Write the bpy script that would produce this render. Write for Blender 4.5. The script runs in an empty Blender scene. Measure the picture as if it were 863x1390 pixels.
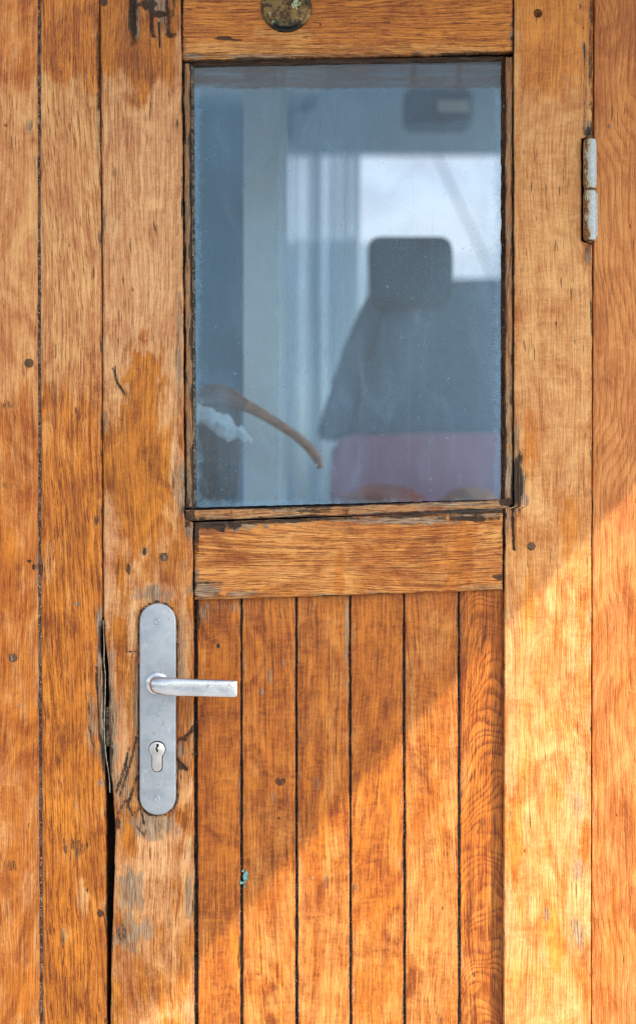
import bpy, bmesh, math, random
import numpy as np
from mathutils import Vector, Matrix

scene = bpy.context.scene
COL = scene.collection
S = 0.001            # one photograph pixel on the door face is 1 mm
D = 2.4              # camera distance from the door face
CX, CY = 431.5, 695.0

# ------------------------------------------------------------------ camera
cam_data = bpy.data.cameras.new("camera")
cam = bpy.data.objects.new("camera", cam_data)
COL.objects.link(cam)
cam.location = (0, -D, 0)
cam.rotation_euler = (math.radians(90), 0, 0)
cam_data.sensor_fit = 'VERTICAL'
cam_data.sensor_height = 36.0
cam_data.lens = 36.0 * D / 1.390
cam_data.clip_start = 0.05
cam_data.clip_end = 3000
cam_data.dof.use_dof = True
cam_data.dof.focus_distance = D
cam_data.dof.aperture_fstop = 1.7
scene.camera = cam

# ------------------------------------------------------------------ sun and sky
SUN = Vector((1.50, -1.0, 1.63)).normalized()      # towards the sun
elev = math.asin(SUN.z)
w = bpy.data.worlds.new("World")
scene.world = w
w.use_nodes = True
wn = w.node_tree
bg = wn.nodes['Background']
sky = wn.nodes.new('ShaderNodeTexSky')
sky.sky_type = 'NISHITA'
sky.sun_disc = False
sky.sun_elevation = elev
sky.sun_rotation = math.atan2(SUN.x, SUN.y)
sky.air_density = 1.0
sky.dust_density = 2.2
sky.ozone_density = 1.0
# thin cloud veils drain part of the blue from the sky
tc = wn.nodes.new('ShaderNodeTexCoord')
mp = wn.nodes.new('ShaderNodeMapping'); mp.inputs['Scale'].default_value = (1.0, 1.0, 3.2)
cn = wn.nodes.new('ShaderNodeTexNoise'); cn.inputs['Scale'].default_value = 2.6
cn.inputs['Detail'].default_value = 6; cn.inputs['Distortion'].default_value = 0.4
cr = wn.nodes.new('ShaderNodeMapRange'); cr.interpolation_type = 'SMOOTHSTEP'
cr.inputs[1].default_value = 0.36; cr.inputs[2].default_value = 0.62; cr.inputs[3].default_value = 0.15; cr.inputs[4].default_value = 0.90
bw = wn.nodes.new('ShaderNodeRGBToBW')
cl = wn.nodes.new('ShaderNodeMix'); cl.data_type = 'RGBA'
wn.links.new(tc.outputs['Generated'], mp.inputs[0]); wn.links.new(mp.outputs[0], cn.inputs['Vector'])
wn.links.new(cn.outputs[0], cr.inputs[0]); wn.links.new(sky.outputs[0], bw.inputs[0])
wn.links.new(cr.outputs[0], cl.inputs[0]); wn.links.new(sky.outputs[0], cl.inputs[6]); wn.links.new(bw.outputs[0], cl.inputs[7])
wn.links.new(cl.outputs[2], bg.inputs[0])
bg.inputs[1].default_value = 0.15
sun_data = bpy.data.lights.new("sun", 'SUN')
sun = bpy.data.objects.new("sun", sun_data)
COL.objects.link(sun)
sun.rotation_euler = SUN.to_track_quat('Z', 'Y').to_euler()
sun.location = (3, -3, 4)
sun_data.energy = 2.85
sun_data.angle = math.radians(0.5)
sun_data.color = (1.0, 0.93, 0.82)

vs = scene.view_settings
vs.view_transform = 'Standard'
vs.look = 'None'
vs.exposure = 1.35
vs.gamma = 1.0
scene.cycles.use_denoising = True
scene.cycles.denoising_prefilter = 'NONE'
scene.cycles.filter_width = 1.25
scene.cycles.sample_clamp_indirect = 4.0
scene.cycles.max_bounces = 8
scene.cycles.transparent_max_bounces = 12
scene.cycles.caustics_reflective = False
scene.cycles.caustics_refractive = False

# gain that turns a colour seen in the shade of the photograph into an albedo
GAIN = np.array([1.02, 0.86, 0.52])

# ------------------------------------------------------------------ helpers
def lin(c):
    c = c / 255.0
    return c / 12.92 if c <= 0.04045 else ((c + 0.055) / 1.055) ** 2.4

def pal(r, g, b, k=1.0):
    v = np.array([lin(r), lin(g), lin(b)]) * GAIN * k
    v = np.clip(v, 0, 0.85)
    return (float(v[0]), float(v[1]), float(v[2]), 1.0)

def paln(r, g, b, k=1.0):
    """the same for greys, dirt and old paint"""
    v = np.clip(np.array([lin(r), lin(g), lin(b)]) * np.array([0.92, 0.88, 0.82]) * k, 0, 0.85)
    return (float(v[0]), float(v[1]), float(v[2]), 1.0)

def P(px, py, d=0.0):
    """point at depth d (metres behind the door face) seen at a pixel of the door-face grid"""
    k = (D + d) / D
    return Vector(((px - CX) * S * k, d, (CY - py) * S * k))

def tag(o, label=None, cat=None, group=None, kind=None):
    if label: o['label'] = label
    if cat: o['category'] = cat
    if group: o['group'] = group
    if kind: o['kind'] = kind
    return o

def empty(name, loc, label, cat, group=None):
    o = bpy.data.objects.new(name, None)
    COL.objects.link(o)
    o.location = loc
    o.empty_display_size = 0.05
    return tag(o, label, cat, group)

def link_mesh(name, me, mat, parent=None):
    o = bpy.data.objects.new(name, me)
    COL.objects.link(o)
    if mat is not None:
        me.materials.append(mat)
    if parent is not None:
        o.parent = parent
        root = parent
        off = Vector((0, 0, 0))
        while root is not None:
            off += root.location
            root = root.parent
        o.location = -off          # geometry is written in world coordinates
    return o

def from_bm(name, bm, mat, parent=None, smooth=True, angle=40):
    me = bpy.data.meshes.new(name)
    bmesh.ops.recalc_face_normals(bm, faces=bm.faces[:])
    for f in bm.faces: f.smooth = smooth
    if smooth:
        for e in bm.edges:
            if len(e.link_faces) == 2 and e.calc_face_angle(0) > math.radians(angle):
                e.smooth = False
    bm.to_mesh(me); bm.free()
    return link_mesh(name, me, mat, parent)

# numpy gradient noise -------------------------------------------------
def _h(ix, iy, seed):
    n = (ix.astype(np.int64) * 374761393 + iy.astype(np.int64) * 668265263 + int(seed) * 2147483647 + 1013904223) & 0xFFFFFFFF
    n = ((n ^ (n >> 13)) * 1274126177) & 0xFFFFFFFF
    n = n ^ (n >> 16)
    return (n & 0xFFFF) / 65535.0

def gnoise(x, y, seed=0):
    x = np.asarray(x, float); y = np.asarray(y, float)
    x, y = np.broadcast_arrays(x, y)
    x0 = np.floor(x); y0 = np.floor(y)
    fx = x - x0; fy = y - y0
    u = fx * fx * fx * (fx * (fx * 6 - 15) + 10)
    v = fy * fy * fy * (fy * (fy * 6 - 15) + 10)
    def g(dx, dy):
        a = _h(x0 + dx, y0 + dy, seed) * 2 * math.pi
        return np.cos(a) * (fx - dx) + np.sin(a) * (fy - dy)
    a = g(0, 0) * (1 - u) + g(1, 0) * u
    b = g(0, 1) * (1 - u) + g(1, 1) * u
    return (a * (1 - v) + b * v) * 1.5      # about -1..1

def fbm(x, y, seed=0, octs=4):
    r = 0; amp = 1; tot = 0; f = 1.0
    for i in range(octs):
        r = r + amp * gnoise(np.asarray(x) * f + 17.3 * i, np.asarray(y) * f - 9.1 * i, seed + i * 31)
        tot += amp; amp *= 0.5; f *= 2.03
    return r / tot * 1.3

def sstep(a, b, x):
    t = np.clip((x - a) / (b - a), 0, 1)
    return t * t * (3 - 2 * t)

def curve(spec, t):
    if isinstance(spec, (int, float)):
        return np.full_like(np.asarray(t, float), float(spec))
    k = np.array(sorted(spec), float)
    return np.interp(t, k[:, 0], k[:, 1])

# ------------------------------------------------------------------ node helper
class NT:
    def __init__(self, name):
        self.mat = bpy.data.materials.new(name)
        self.mat.use_nodes = True
        self.t = self.mat.node_tree
        self.b = self.t.nodes['Principled BSDF']
        self.out = self.t.nodes['Material Output']
    def _set(self, sock, v):
        if v is None: return
        if hasattr(v, 'is_output') or isinstance(v, bpy.types.NodeSocket):
            self.t.links.new(v, sock)
        else:
            if sock.type == 'RGBA' and isinstance(v, (int, float)): v = (v, v, v, 1)
            if sock.type == 'VECTOR' and isinstance(v, (int, float)): v = (v, v, v)
            sock.default_value = v
    def m(self, op, a, b=None, c=None, clamp=False):
        n = self.t.nodes.new('ShaderNodeMath'); n.operation = op; n.use_clamp = clamp
        self._set(n.inputs[0], a); self._set(n.inputs[1], b); self._set(n.inputs[2], c)
        return n.outputs[0]
    def add(self, a, b): return self.m('ADD', a, b)
    def mul(self, a, b): return self.m('MULTIPLY', a, b)
    def ss(self, lo, hi, x, a=0.0, b=1.0):
        n = self.t.nodes.new('ShaderNodeMapRange'); n.interpolation_type = 'SMOOTHSTEP'
        self._set(n.inputs[0], x); self._set(n.inputs[1], lo); self._set(n.inputs[2], hi)
        self._set(n.inputs[3], a); self._set(n.inputs[4], b)
        return n.outputs[0]
    def vscale(self, v, s, off=(0, 0, 0)):
        n = self.t.nodes.new('ShaderNodeVectorMath'); n.operation = 'MULTIPLY_ADD'
        self._set(n.inputs[0], v); self._set(n.inputs[1], s); self._set(n.inputs[2], off)
        return n.outputs[0]
    def noise(self, v, detail=3, rough=0.55, dist=0.0, scale=1.0):
        n = self.t.nodes.new('ShaderNodeTexNoise')
        self._set(n.inputs['Vector'], v)
        n.inputs['Scale'].default_value = scale
        n.inputs['Detail'].default_value = detail
        n.inputs['Roughness'].default_value = rough
        n.inputs['Distortion'].default_value = dist
        return n.outputs[0]
    def voro(self, v, scale=1.0, feature='F1'):
        n = self.t.nodes.new('ShaderNodeTexVoronoi'); n.feature = feature
        self._set(n.inputs['Vector'], v); n.inputs['Scale'].default_value = scale
        return n.outputs['Distance']
    def mix(self, f, a, b, mode='MIX'):
        n = self.t.nodes.new('ShaderNodeMix'); n.data_type = 'RGBA'; n.blend_type = mode
        n.clamp_factor = True
        self._set(n.inputs[0], f); self._set(n.inputs[6], a); self._set(n.inputs[7], b)
        return n.outputs[2]
    def attr(self, name, what='Vector'):
        n = self.t.nodes.new('ShaderNodeAttribute'); n.attribute_name = name
        return n.outputs[what]
    def sep(self, v):
        n = self.t.nodes.new('ShaderNodeSeparateXYZ'); self._set(n.inputs[0], v)
        return n.outputs[0], n.outputs[1], n.outputs[2]
    def obj(self):
        n = self.t.nodes.new('ShaderNodeTexCoord')
        return n.outputs['Object']
    def bump(self, h, dist, strength=1.0):
        n = self.t.nodes.new('ShaderNodeBump')
        n.inputs['Strength'].default_value = strength
        n.inputs['Distance'].default_value = dist
        self._set(n.inputs['Height'], h)
        self.t.links.new(n.outputs[0], self.b.inputs['Normal'])
    def p(self, **kw):
        names = dict(color='Base Color', rough='Roughness', metal='Metallic', coat='Coat Weight',
                     coatr='Coat Roughness', spec='Specular IOR Level')
        for k, v in kw.items(): self._set(self.b.inputs[names[k]], v)

# ------------------------------------------------------------------ materials
def wood(name, a_lo, a_hi, w_lo, w_hi, ring=0.35, pore=1.0, fleck=0.25, streak=1.0, gloss=0.42):
    """oiled and weathered oak: a_* varnished colours, w_* worn colours (dark, light)"""
    n = NT(name)
    g = n.attr('grain')
    rg = n.attr('ring', 'Fac')
    pr, pg, pb = n.sep(n.attr('paint'))
    fine = n.noise(n.vscale(g, (0.50, 0.016, 1)), 5, 0.70)
    lines = n.noise(n.vscale(g, (0.42, 0.0022, 1), (11, 3, 9)), 4, 0.75)
    fine2 = n.noise(n.vscale(g, (0.75, 0.045, 1), (3, 9, 4)), 4, 0.65)
    mid = n.noise(n.vscale(g, (0.085, 0.0075, 1), (7, 1, 8)), 4, 0.6, 0.6)
    blot = n.noise(n.vscale(g, (0.022, 0.012, 1), (1, 5, 2)), 5, 0.6, 1.2)
    flk = n.noise(n.vscale(g, (0.035, 0.11, 1), (2, 2, 6)), 2, 0.5, 1.5)
    por = n.noise(n.vscale(g, (0.62, 0.045, 1), (5, 3, 1)), 2, 0.5, 0.25)
    por2 = n.noise(n.vscale(g, (0.30, 0.022, 1), (15, 3, 1)), 2, 0.5)
    spk = n.noise(n.vscale(g, (0.33, 0.24, 1), (8, 8, 8)), 3, 0.6)
    # growth rings from the attribute
    rj = n.add(rg, n.mul(n.add(mid, -0.5), 0.5))
    fr = n.m('FRACT', rj)
    ringv = n.mul(n.mul(n.ss(0.35, 0.92, fr), n.ss(1.0, 0.93, fr)), n.ss(0.36, 0.6, blot, 0.25, 1.0))
    pores = n.mul(n.ss(0.55, 0.66, por), n.ss(0.38, 0.6, mid, 0.35, 1.0))
    cracks = n.ss(0.675, 0.74, por2)
    t = n.mul(n.add(fine, -0.5), 1.9 * streak)
    t = n.add(t, n.mul(n.add(fine2, -0.5), 2.0 * streak))
    t = n.add(t, n.mul(n.add(lines, -0.5), 2.4 * streak))
    t = n.add(t, n.mul(n.add(mid, -0.5), 0.8))
    t = n.add(t, n.mul(n.add(blot, -0.5), 2.4))
    t = n.add(t, n.mul(n.add(flk, -0.5), fleck * 0.9))
    t = n.add(t, n.mul(ringv, -ring))
    t = n.add(t, n.mul(pores, -0.48 * pore))
    mic = n.noise(n.vscale(g, (0.55, 0.30, 1), (4, 4, 4)), 3, 0.7)
    t = n.add(t, n.mul(n.add(mic, -0.5), 0.9))
    t = n.add(t, 0.60)
    t = n.m('MINIMUM', n.m('MAXIMUM', t, -0.25), 1.25)
    tc = n.m('ADD', t, 0.0, clamp=True)
    # break up the wear masks along the grain
    brk = n.add(n.mul(n.add(fine, -0.5), 1.1), n.add(n.mul(n.add(blot, -0.5), 1.0), n.mul(n.add(spk, -0.5), 0.5)))
    worn = n.ss(0.16, 0.84, n.add(pr, n.mul(brk, 0.75)))
    grey = n.ss(0.18, 0.92, n.add(pg, n.mul(brk, n.ss(0.02, 0.25, pg, 0.0, 1.3))))
    dark = n.ss(0.30, 0.70, n.add(pb, n.mul(brk, n.ss(0.02, 0.25, pb, 0.0, 1.3))))
    dk = n.mul(n.m('MINIMUM', t, 0.0), -2.0)
    amb = n.mix(tc, a_lo, a_hi)
    wrn = n.mix(tc, w_lo, w_hi)
    # warm and red drifts of the old varnish
    hue = n.ss(0.42, 0.66, n.noise(n.vscale(g, (0.05, 0.011, 1), (31, 12, 5)), 3, 0.6, 0.7))
    amb = n.mix(n.mul(hue, 0.22), amb, pal(158, 74, 26))
    wrn = n.mix(n.mul(hue, 0.22), wrn, pal(190, 112, 72))
    col = n.mix(worn, amb, wrn)
    col = n.mix(n.mul(dk, 0.6), col, pal(60, 32, 18))
    col = n.mix(n.mul(cracks, n.ss(0.0, 1.0, worn, 0.35, 0.75)), col, pal(84, 50, 34))
    gcol = n.mix(n.ss(0.36, 0.62, n.add(n.mul(fine, 0.5), n.mul(fine2, 0.5))), paln(58, 46, 40), paln(200, 180, 156))
    col = n.mix(n.mul(grey, 0.80), col, gcol)
    dcol = n.mix(n.ss(0.45, 0.7, fine2), paln(26, 18, 18), paln(72, 54, 44))
    col = n.mix(n.mul(dark, 0.84), col, dcol)
    # tiny pale flecks of old paint and salt
    fl = n.mul(n.ss(0.78, 0.80, n.noise(n.vscale(g, (0.27, 0.21, 1), (51, 2, 3)), 2, 0.5)), 0.6)
    col = n.mix(fl, col, paln(215, 205, 190))
    rough = n.add(n.ss(0, 1, worn, gloss, 0.62), n.mul(grey, 0.2))
    rough = n.add(rough, n.mul(n.add(spk, -0.5), 0.25))
    n.p(color=col, rough=rough, coat=n.ss(0, 1, n.add(worn, grey), 0.14, 0.0), coatr=0.25, spec=0.3)
    h = n.add(n.mul(fine, 1.0), n.mul(fine2, 0.45))
    h = n.add(h, n.mul(pores, -0.5))
    h = n.add(h, n.mul(cracks, -0.9))
    h = n.add(h, n.mul(ringv, -0.22))
    h = n.mul(h, n.add(0.30, n.add(n.mul(worn, 0.45), n.mul(n.add(grey, dark), 1.3))))
    h = n.add(h, n.mul(n.add(blot, -0.5), 0.9))
    n.bump(h, 0.0011, 0.9)
    return n.mat

AMB = dict(a_lo=pal(138, 72, 24), a_hi=pal(216, 142, 66), w_lo=pal(172, 106, 68), w_hi=pal(226, 172, 128))
M = {}
M['wall_b'] = wood("oak_open_grain_board", pal(140, 76, 22), pal(226, 148, 56), pal(190, 130, 98), pal(242, 194, 156), ring=0.38, pore=1.9, streak=0.8)
M['wall'] = wood("oak_wall_board", pal(146, 76, 24), pal(224, 144, 60), pal(190, 126, 94), pal(240, 190, 152), ring=0.15, pore=0.6, streak=0.65)
M['wall_right'] = wood("oak_right_board", pal(150, 84, 36), pal(216, 142, 76), pal(176, 112, 74), pal(224, 164, 116), ring=0.5, pore=0.5, streak=0.7, fleck=0.2)
M['stile'] = wood("oak_stile", pal(138, 78, 20), pal(220, 146, 52), pal(188, 132, 106), pal(240, 196, 168), ring=0.18, fleck=0.5, pore=0.9, streak=0.85)
M['stile_right'] = wood("oak_hinge_stile", pal(176, 104, 42), pal(230, 162, 84), pal(190, 132, 94), pal(238, 192, 154), ring=0.12, fleck=0.9, pore=0.5, streak=0.7)
M['rail'] = wood("oak_rail", pal(146, 82, 28), pal(222, 150, 72), pal(160, 106, 68), pal(234, 180, 126), ring=0.3, pore=1.8)
M['panel'] = wood("oak_panel_board", pal(126, 66, 22), pal(208, 132, 56), pal(158, 100, 58), pal(220, 160, 104), ring=0.2, fleck=1.0, pore=0.6, streak=0.8)
M['panel_last'] = wood("oak_figured_board", pal(120, 60, 20), pal(210, 132, 58), pal(150, 90, 46), pal(218, 152, 90), ring=0.62, fleck=0.15, pore=0.6)
M['bead'] = wood("oak_bead", pal(120, 76, 48), pal(196, 142, 100), pal(140, 104, 84), pal(210, 170, 138), ring=0.2)

def speckled(name, c0, c1, c2, scale=260, rough=0.9, th=0.62):
    n = NT(name)
    o = n.obj()
    a = n.noise(o, 4, 0.65, scale=scale)
    b = n.noise(o, 3, 0.6, scale=scale * 0.3)
    col = n.mix(n.ss(0.42, 0.6, b), c0, c1)
    col = n.mix(n.ss(th, th + 0.05, a), col, c2)
    n.p(color=col, rough=rough, spec=0.2)
    n.bump(a, 0.0015)
    return n.mat
M['gap'] = speckled("gap_dirt", paln(14, 11, 10), paln(44, 34, 28), paln(112, 98, 82), th=0.60)
M['caulk'] = speckled("seam_caulk", paln(74, 52, 44), paln(120, 94, 80), paln(170, 158, 140), th=0.58)
M['frame_brown'] = speckled("stained_putty", pal(52, 32, 24), pal(84, 56, 40), paln(140, 132, 120), scale=260, th=0.62)
M['seam'] = speckled("brown_seam", pal(84, 44, 24), pal(120, 68, 38), pal(60, 34, 24), scale=120, th=0.6)
M['black'] = speckled("deep_gap", paln(6, 5, 5), paln(26, 16, 12), paln(40, 30, 24), th=0.7)

def metal(name, c0, c1, rough, stain=None, metalness=0.9, scale=60, spots=0.72):
    n = NT(name)
    o = n.obj()
    a = n.noise(o, 5, 0.65, scale=scale)
    b = n.noise(o, 4, 0.7, scale=scale * 7)
    c = n.noise(n.vscale(o, (260, 260, 40)), 3, 0.6)
    col = n.mix(n.ss(0.35, 0.65, a), c0, c1)
    col = n.mix(n.mul(n.ss(0.3, 0.7, b), 0.35), col, c1)
    if stain is not None:
        col = n.mix(n.mul(n.ss(0.60, 0.72, n.noise(o, 5, 0.7, scale=scale * 1.7)), 0.75), col, stain)
    if spots:
        col = n.mix(n.mul(n.ss(0.74, 0.76, n.noise(o, 2, 0.5, scale=scale * 5)), 0.7), col, paln(70, 60, 55))
    rub = n.ss(0.56, 0.70, n.noise(n.vscale(o, (170, 170, 60), (1, 2, 3)), 5, 0.7, 0.5))
    col = n.mix(n.mul(rub, 0.35), col, (0.80, 0.81, 0.82, 1))
    r = n.add(rough, n.mul(n.add(a, -0.5), 0.3))
    r = n.add(r, n.mul(n.add(b, -0.5), 0.25))
    n.p(color=col, metal=metalness, rough=r)
    n.bump(n.add(n.mul(b, 0.5), n.mul(c, 0.4)), 0.0004, 0.6)
    return n.mat
M['plate'] = metal("dull_aluminium", (0.36, 0.40, 0.43, 1), (0.47, 0.50, 0.52, 1), 0.48, paln(150, 140, 122), 0.75)
M['lever'] = metal("worn_aluminium", (0.60, 0.61, 0.63, 1), (0.74, 0.75, 0.76, 1), 0.20, paln(150, 128, 108), 0.95, scale=45)
M['nickel'] = metal("lock_nickel", (0.55, 0.52, 0.48, 1), (0.66, 0.63, 0.58, 1), 0.35, None, 0.85, spots=False)
M['nail'] = metal("old_nail", pal(80, 60, 48), pal(120, 92, 74), 0.7, pal(60, 36, 24), 0.3, scale=200)
M['plug'] = speckled("wood_plug", pal(86, 52, 36), pal(120, 78, 52), pal(60, 38, 28), scale=400)
M['rubber'] = speckled("weather_seal", paln(140, 134, 120), paln(186, 180, 164), paln(120, 112, 100), scale=500, rough=0.6)
M['putty'] = speckled("window_putty", paln(62, 60, 56), paln(118, 112, 100), paln(168, 160, 145), scale=330, th=0.57)

def hinge_mat():
    n = NT("painted_rusty_hinge")
    o = n.obj()
    x, y, z = n.sep(o)
    a = n.noise(n.vscale(o, (110, 110, 45)), 5, 0.7)
    b = n.noise(o, 4, 0.7, scale=420)
    # rust creeps in from the door side and the ends
    side = n.mul(n.add(n.mul(x, -1.0), (799 - CX) * S), 95.0)
    rust = n.ss(0.60, 0.68, n.add(a, n.mul(side, 0.34)))
    col = n.mix(n.ss(0.35, 0.7, b), paln(168, 182, 190), paln(206, 222, 232))
    edge = n.mul(n.ss(0.45, 0.57, n.add(a, n.mul(side, 0.34))), 0.7)
    col = n.mix(edge, col, paln(196, 184, 150))
    rc = n.mix(n.ss(0.4, 0.6, b), pal(96, 62, 34), pal(160, 122, 80))
    col = n.mix(rust, col, rc)
    n.p(color=col, rough=n.ss(0, 1, rust, 0.38, 0.8), spec=0.5)
    n.bump(n.add(n.mul(rust, -0.6), b), 0.0006, 0.7)
    return n.mat
M['hinge'] = hinge_mat()

def badge_mat():
    n = NT("corroded_brass")
    o = n.obj()
    a = n.noise(o, 5, 0.7, scale=90)
    v = n.voro(o, 90)
    col = n.mix(n.ss(0.42, 0.58, a), pal(60, 48, 34), pal(140, 118, 84))
    col = n.mix(n.ss(0.60, 0.64, n.noise(o, 2, 0.5, 0.3, scale=75)), col, paln(186, 196, 160))
    col = n.mix(n.ss(0.58, 0.66, n.noise(n.vscale(o, 1, (3, 3, 3)), 4, 0.6, scale=70)), col, pal(54, 84, 56))
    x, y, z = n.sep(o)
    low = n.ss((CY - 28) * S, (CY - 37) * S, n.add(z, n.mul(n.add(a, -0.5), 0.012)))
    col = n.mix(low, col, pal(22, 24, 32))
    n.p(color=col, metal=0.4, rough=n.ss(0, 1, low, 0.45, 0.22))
    n.bump(n.add(a, v), 0.0012, 0.8)
    return n.mat
M['badge'] = badge_mat()

def glass_mat():
    n = NT("dusty_glass")
    t = n.t
    fres = t.nodes.new('ShaderNodeFresnel'); fres.inputs[0].default_value = 1.5
    tr = t.nodes.new('ShaderNodeBsdfTransparent'); tr.inputs[0].default_value = (0.84, 0.95, 1.0, 1)
    gl = t.nodes.new('ShaderNodeBsdfGlossy'); gl.inputs['Roughness'].default_value = 0.02
    gl.inputs['Color'].default_value = (1, 1, 1, 1)
    df = t.nodes.new('ShaderNodeBsdfDiffuse'); df.inputs[0].default_value = (0.36, 0.58, 0.76, 1)  # dust colour tinted blue to hold the haze of reflected sky
    o = n.obj()
    x, y, z = n.sep(o)
    # dust and sky-haze film, run marks, specks, and grime gathering at the edges of the pane
    film = n.ss(0.35, 0.75, n.noise(n.vscale(o, (7, 7, 2.6)), 5, 0.6, 0.8), 0.006, 0.105)
    runs = n.mul(n.ss(0.55, 0.8, n.noise(n.vscale(o, (150, 10, 5)), 4, 0.6)), 0.05)
    smear = n.mul(n.ss(0.50, 0.72, n.noise(n.vscale(o, (16, 16, 7), (4, 0, 2)), 6, 0.68, 1.4)), 0.075)
    runs = n.add(runs, smear)
    sp = n.mul(n.ss(0.725, 0.75, n.noise(o, 2, 0.5, scale=190)), 0.4)
    sp2 = n.mul(n.ss(0.72, 0.76, n.noise(n.vscale(o, 1, (5, 5, 5)), 3, 0.6, scale=60)), 0.12)
    dx = n.m('MINIMUM', n.add(x, (CX - 262) * S), n.add(n.mul(x, -1), (681 - CX) * S))
    dz = n.m('MINIMUM', n.add(n.mul(z, -1), (CY - 84) * S), n.add(z, (688 - CY) * S))
    ed = n.m('MINIMUM', dx, dz)
    en = n.noise(o, 4, 0.65, scale=90)
    edge = n.mul(n.ss(0.013, 0.0, n.add(ed, n.mul(n.add(en, -0.5), 0.030))), 0.22)
    f = n.m('ADD', n.add(film, runs), n.add(sp, n.add(sp2, edge)), clamp=True)
    reflection_band = n.mul(n.ss((CY - 121) * S, (CY - 112) * S, n.add(z, n.mul(n.add(en, -0.5), 0.012))), n.ss(0.3, 0.7, n.noise(n.vscale(o, (9, 9, 90)), 4, 0.6), 0.20, 0.62))  # dark reflection along the top, painted as a brown-grey film
    t.links.new(n.mix(n.ss(0, 0.3, reflection_band), (0.36, 0.58, 0.76, 1), (0.18, 0.16, 0.15, 1)), df.inputs[0])
    f = n.m('MAXIMUM', f, reflection_band)
    gm = t.nodes.new('ShaderNodeMixShader'); dm = t.nodes.new('ShaderNodeMixShader')
    refl = n.m('MULTIPLY', fres.outputs[0], 0.65, clamp=True)
    t.links.new(refl, gm.inputs[0]); t.links.new(tr.outputs[0], gm.inputs[1]); t.links.new(gl.outputs[0], gm.inputs[2])
    t.links.new(f, dm.inputs[0]); t.links.new(gm.outputs[0], dm.inputs[1]); t.links.new(df.outputs[0], dm.inputs[2])
    t.links.new(dm.outputs[0], n.out.inputs[0])
    return n.mat
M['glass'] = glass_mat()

def plain(name, c0, c1, rough=0.6, scale=12, metal_=0.0, stretch=(1, 1, 1), bump=0.0, spec=0.4):
    n = NT(name)
    o = n.obj()
    a = n.noise(n.vscale(o, stretch), 4, 0.6, scale=scale)
    n.p(color=n.mix(n.ss(0.35, 0.65, a), c0, c1), rough=rough, metal=metal_, spec=spec)
    if bump: n.bump(a, bump)
    return n.mat

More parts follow.
